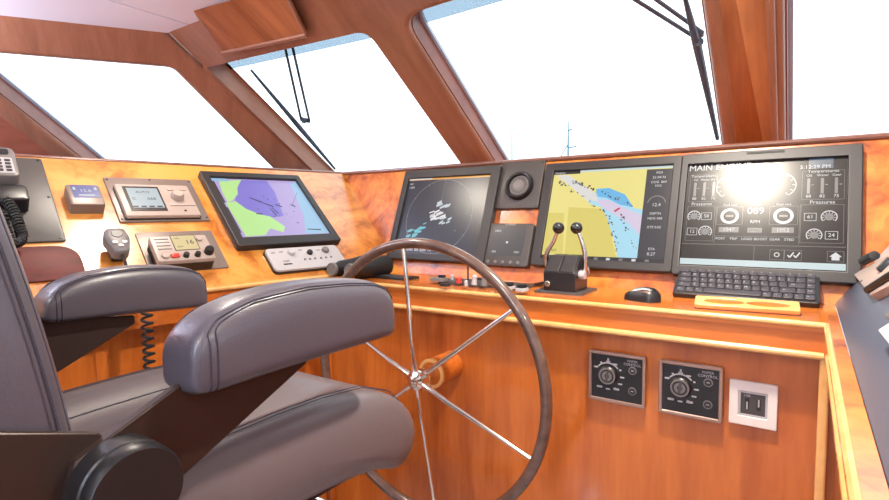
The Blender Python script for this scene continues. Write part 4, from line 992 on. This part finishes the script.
# arms
def arm(cx, sg):
    st = [(.322, -.168, -.196, .6), (.325, -.150, -.206, .86), (.335, -.136, -.210, .96), (.36, -.117, -.211, 1), (.41, -.102, -.210, 1), (.50, -.096, -.209, 1), (.58, -.101, -.209, 1), (.635, -.108, -.209, 1), (.668, -.121, -.209, .97), (.683, -.138, -.208, .88), (.690, -.160, -.200, .7)]
    if sg < 0: st = [(.352+(y-.322)*.310/.368, zt-.004, zb+.020*(.690-y)/.368, wf) for y, zt, zb, wf in st]
    else: st = [(y, zt-.001, zb-.005, wf) for y, zt, zb, wf in st]
    secs = []; n = 32
    for y, zt, zb, wf in st:
        sec = []
        for j in range(n):
            a = 2*pi*j/n; ca, sa = math.cos(a), math.sin(a)
            xx = .043*wf*math.copysign(abs(ca)**.5, ca); ztop = (zt+zb)/2; hh = (zt-zb)/2
            sec.append(L3(cx+xx, y, ztop+hh*math.copysign(abs(sa)**(.75 if sa > 0 else .35), sa)))
        secs.append(sec)
    pad = B().m(M_leath).loft(secs).done('armrest_pad', t, 70, 0, 2)
    for j, kk in ((5.0, 2.35), (4.45, 2.7)):
        for mir in (0, 1):
            def g1(k, i): return secs[k][(16-i) % n if mir else i % n]
            def g(k, i):
                a, b_ = int(math.floor(k)), int(math.floor(i)); a2 = min(a+1, 10)
                return g1(a, b_).lerp(g1(a, b_+1), i-b_).lerp(g1(a2, b_).lerp(g1(a2, b_+1), i-b_), k-a)
            pth = [g(10-m*.5, j) for m in range(int((10-kk-1.2)*2)+1)]
            pth += [g(kk+1.2*(1-math.sin(q*pi/16)), j-1.6*(1-math.cos(q*pi/16))) for q in range(0, 9)]
            pth += [g(kk, j-1.6-m*.5) for m in range(1, int((j-1.6+5)*2)+1)]
            c0 = L3(cx, .50, -.155)
            seam([c0+(p-c0)*1.004 for p in pth], .0008, 'stitching', pad)
    xo = cx-sg*(-.015)                                     # plate plane
    x_in = cx+.01 if sg > 0 else cx-.01
    br = B().m(M_brk)
    pts = [(.325, -.2 if sg > 0 else -.182), (.515, -.205), (.515, -.222), (.31, -.318), (.27, -.335), (.225, -.325), (.200, -.29), (.212, -.25)]
    br.loft([[L3(cx+d, y, z) for y, z in pts] for d in (-.006, .008)])
    if sg > 0: br.loft([[L3(cx+d, y, z) for y, z in ((.38, -.2), (.52, -.2), (.52, -.214), (.38, -.214))] for d in (-.016, .016)])
    br.done('arm_bracket', t, 30, .002)
    X0 = cx+sg*.008; X1 = cx+sg*.056
    pc_ = (.250, -.287)
    rotm = Matrix.Translation(L3(X0, *pc_)) @ Matrix.Rotation(sg*pi/2, 4, 'Y')
    w = X1*sg-X0*sg
    cap = B().m(M_blk).lathe([(.052, 0), (.052, w*.8), (.049, w), (.044, w*1.0), (0, w*1.0)], rotm, 40).m(M_bez).annulus(0, 0, .0, .0, 0, 0, 3) if False else B().m(M_blk).lathe([(.050, 0), (.050, w*.55), (.0485, w*.6), (.0485, w*.9), (.046, w), (0, w)], rotm, 48)
    cap.done('pivot_cap', t, 30)
    # recline plate along the backrest side
    pl_ = B().m(M_brk); pp = [(.02, -.160), (.145, -.198), (.240, -.232), (.275, -.29), (.24, -.34), (.06, -.30), (.0, -.24)]
    xb = cx+sg*-.004
    pl_.loft([[L3(xb+d, y, z) for y, z in pp] for d in (-.010, .0)]); pl_.done('recline_bracket', t, 30, .002)
arm(-.612, 1); arm(-1.132, -1)
# under-seat, pedestal, footrest
b = B().m(M_brk); b.loft([[L3(x, y, z) for y, z in ((.22, -.43), (.66, -.455), (.66, -.485), (.22, -.485))] for x in (CX-.2, CX+.2)]); b.done('seat_pan', t, 30, .004)
B().m(M_chr).lathe([(.20, 0), (.20, .012), (.15, .03), (.07, .045), (.06, .06), (.06, .50), (.05, .52), (.05, ZC-.47)], None, 40).done('pedestal', t)
b = B().m(M_brk).loft([[L3(x, y, z) for y, z in ((.60, -.66), (.80, -.66), (.80, -.68), (.60, -.68))] for x in (CX-.16, CX+.19)])
b.m(M_chr)
for y in (.64, .69, .74, .79): b.tube([L3(CX-.16, y, -.656), L3(CX+.19, y, -.656)], .006, n=10)
b.tube([L3(CX, .50, -.80), L3(CX, .62, -.67)], .02).done('footrest', t)

# ------------------------------------------------------------------ wipers outside the glass
HO = -TP-.06
def wiper(label, blade, arms, piv):
    c = WP.uv(piv, HO); t = thing('windscreen_wiper', label, 'wiper', WP.M(c.x, c.y, HO))
    def w(q, h=0): v = WP.uv(q, HO+h)-c; return Vector((v.x, v.y, h))
    B().m(M_wip).tube([w(blade[0], .03), w(blade[1], .02), w(blade[2], .03)], [.006, .014, .007], n=8).done('blade', t)
    for a, c2 in arms: B().m(M_wip).tube([w(a), w(c2)], .0065, n=8).done('arm', t)
    B().m(M_wip).tube([w(arms[0][1], 0), w(arms[1][1], 0)], .012, n=8).tube([w(piv, .03), w(piv, -.005)], .014, n=12).done('bracket', t)
wiper('dark wiper lying aslant across the left front window', [(251, 70), (300, 128), (335, 169)], [((283, 38), (301, 119)), ((290, 36), (309.5, 121))], (304, 121))
wiper('dark wiper with twin arms at the right edge of the middle window', [(684, -6), (697, 45), (717.5, 139)], [((615, -13), (693, 36)), ((640, -12), (703, 33))], (699, 42))
# masts far off
def mast(label, px, top, w, bars):
    Y = 45; p = on_y((px, 175), Y); tp = on_y((px, top), Y); h = tp.z+2.0
    t = thing('boat_mast', label, 'mast', Matrix.Translation((p.x, Y, -2.0)))
    B().m(M_mast).tube([(0, 0, 0), (0, 0, h*.8), (0, 0, h)], [w, w*.9, w*.5], n=8).done('pole', t)
    for bx, by, x1 in bars:
        q = on_y((px, by), Y).z+2.0; l = (bx)/F*Y; B().m(M_mast).tube([(0, 0, q), (l, 0, q+x1)], w*.6, n=6).done('spreader', t)
    return t, h
t, h = mast('thin distant boat mast with crossbars seen through the middle window', 568, 122, .10, [(4, 131, .15), (9, 148, .1)])
z1 = on_y((567, 144), 45).z+2.0; z2 = on_y((561, 157), 45).z+2.0
B().m(M_mast).tube([(0, 0, z1), (-.7, 0, z2), (-2.2, 0, 0)], .05, n=6).done('stay', t)
mast('short distant mast top left of the crossbar mast', 512, 124, .07, [(1.5, 129, 0)])

# ------------------------------------------------------------------ world and view
wd = bpy.data.worlds.new('world'); sc.world = wd; wd.use_nodes = True
bg = wd.node_tree.nodes['Background']; bg.inputs[0].default_value = (.93, .965, 1, 1); bg.inputs[1].default_value = 2.15
sc.view_settings.view_transform = 'Standard'; sc.view_settings.look = 'None'; sc.view_settings.exposure = .1; sc.view_settings.gamma = 1
try: sc.view_settings.use_curve_mapping = False
except Exception: pass
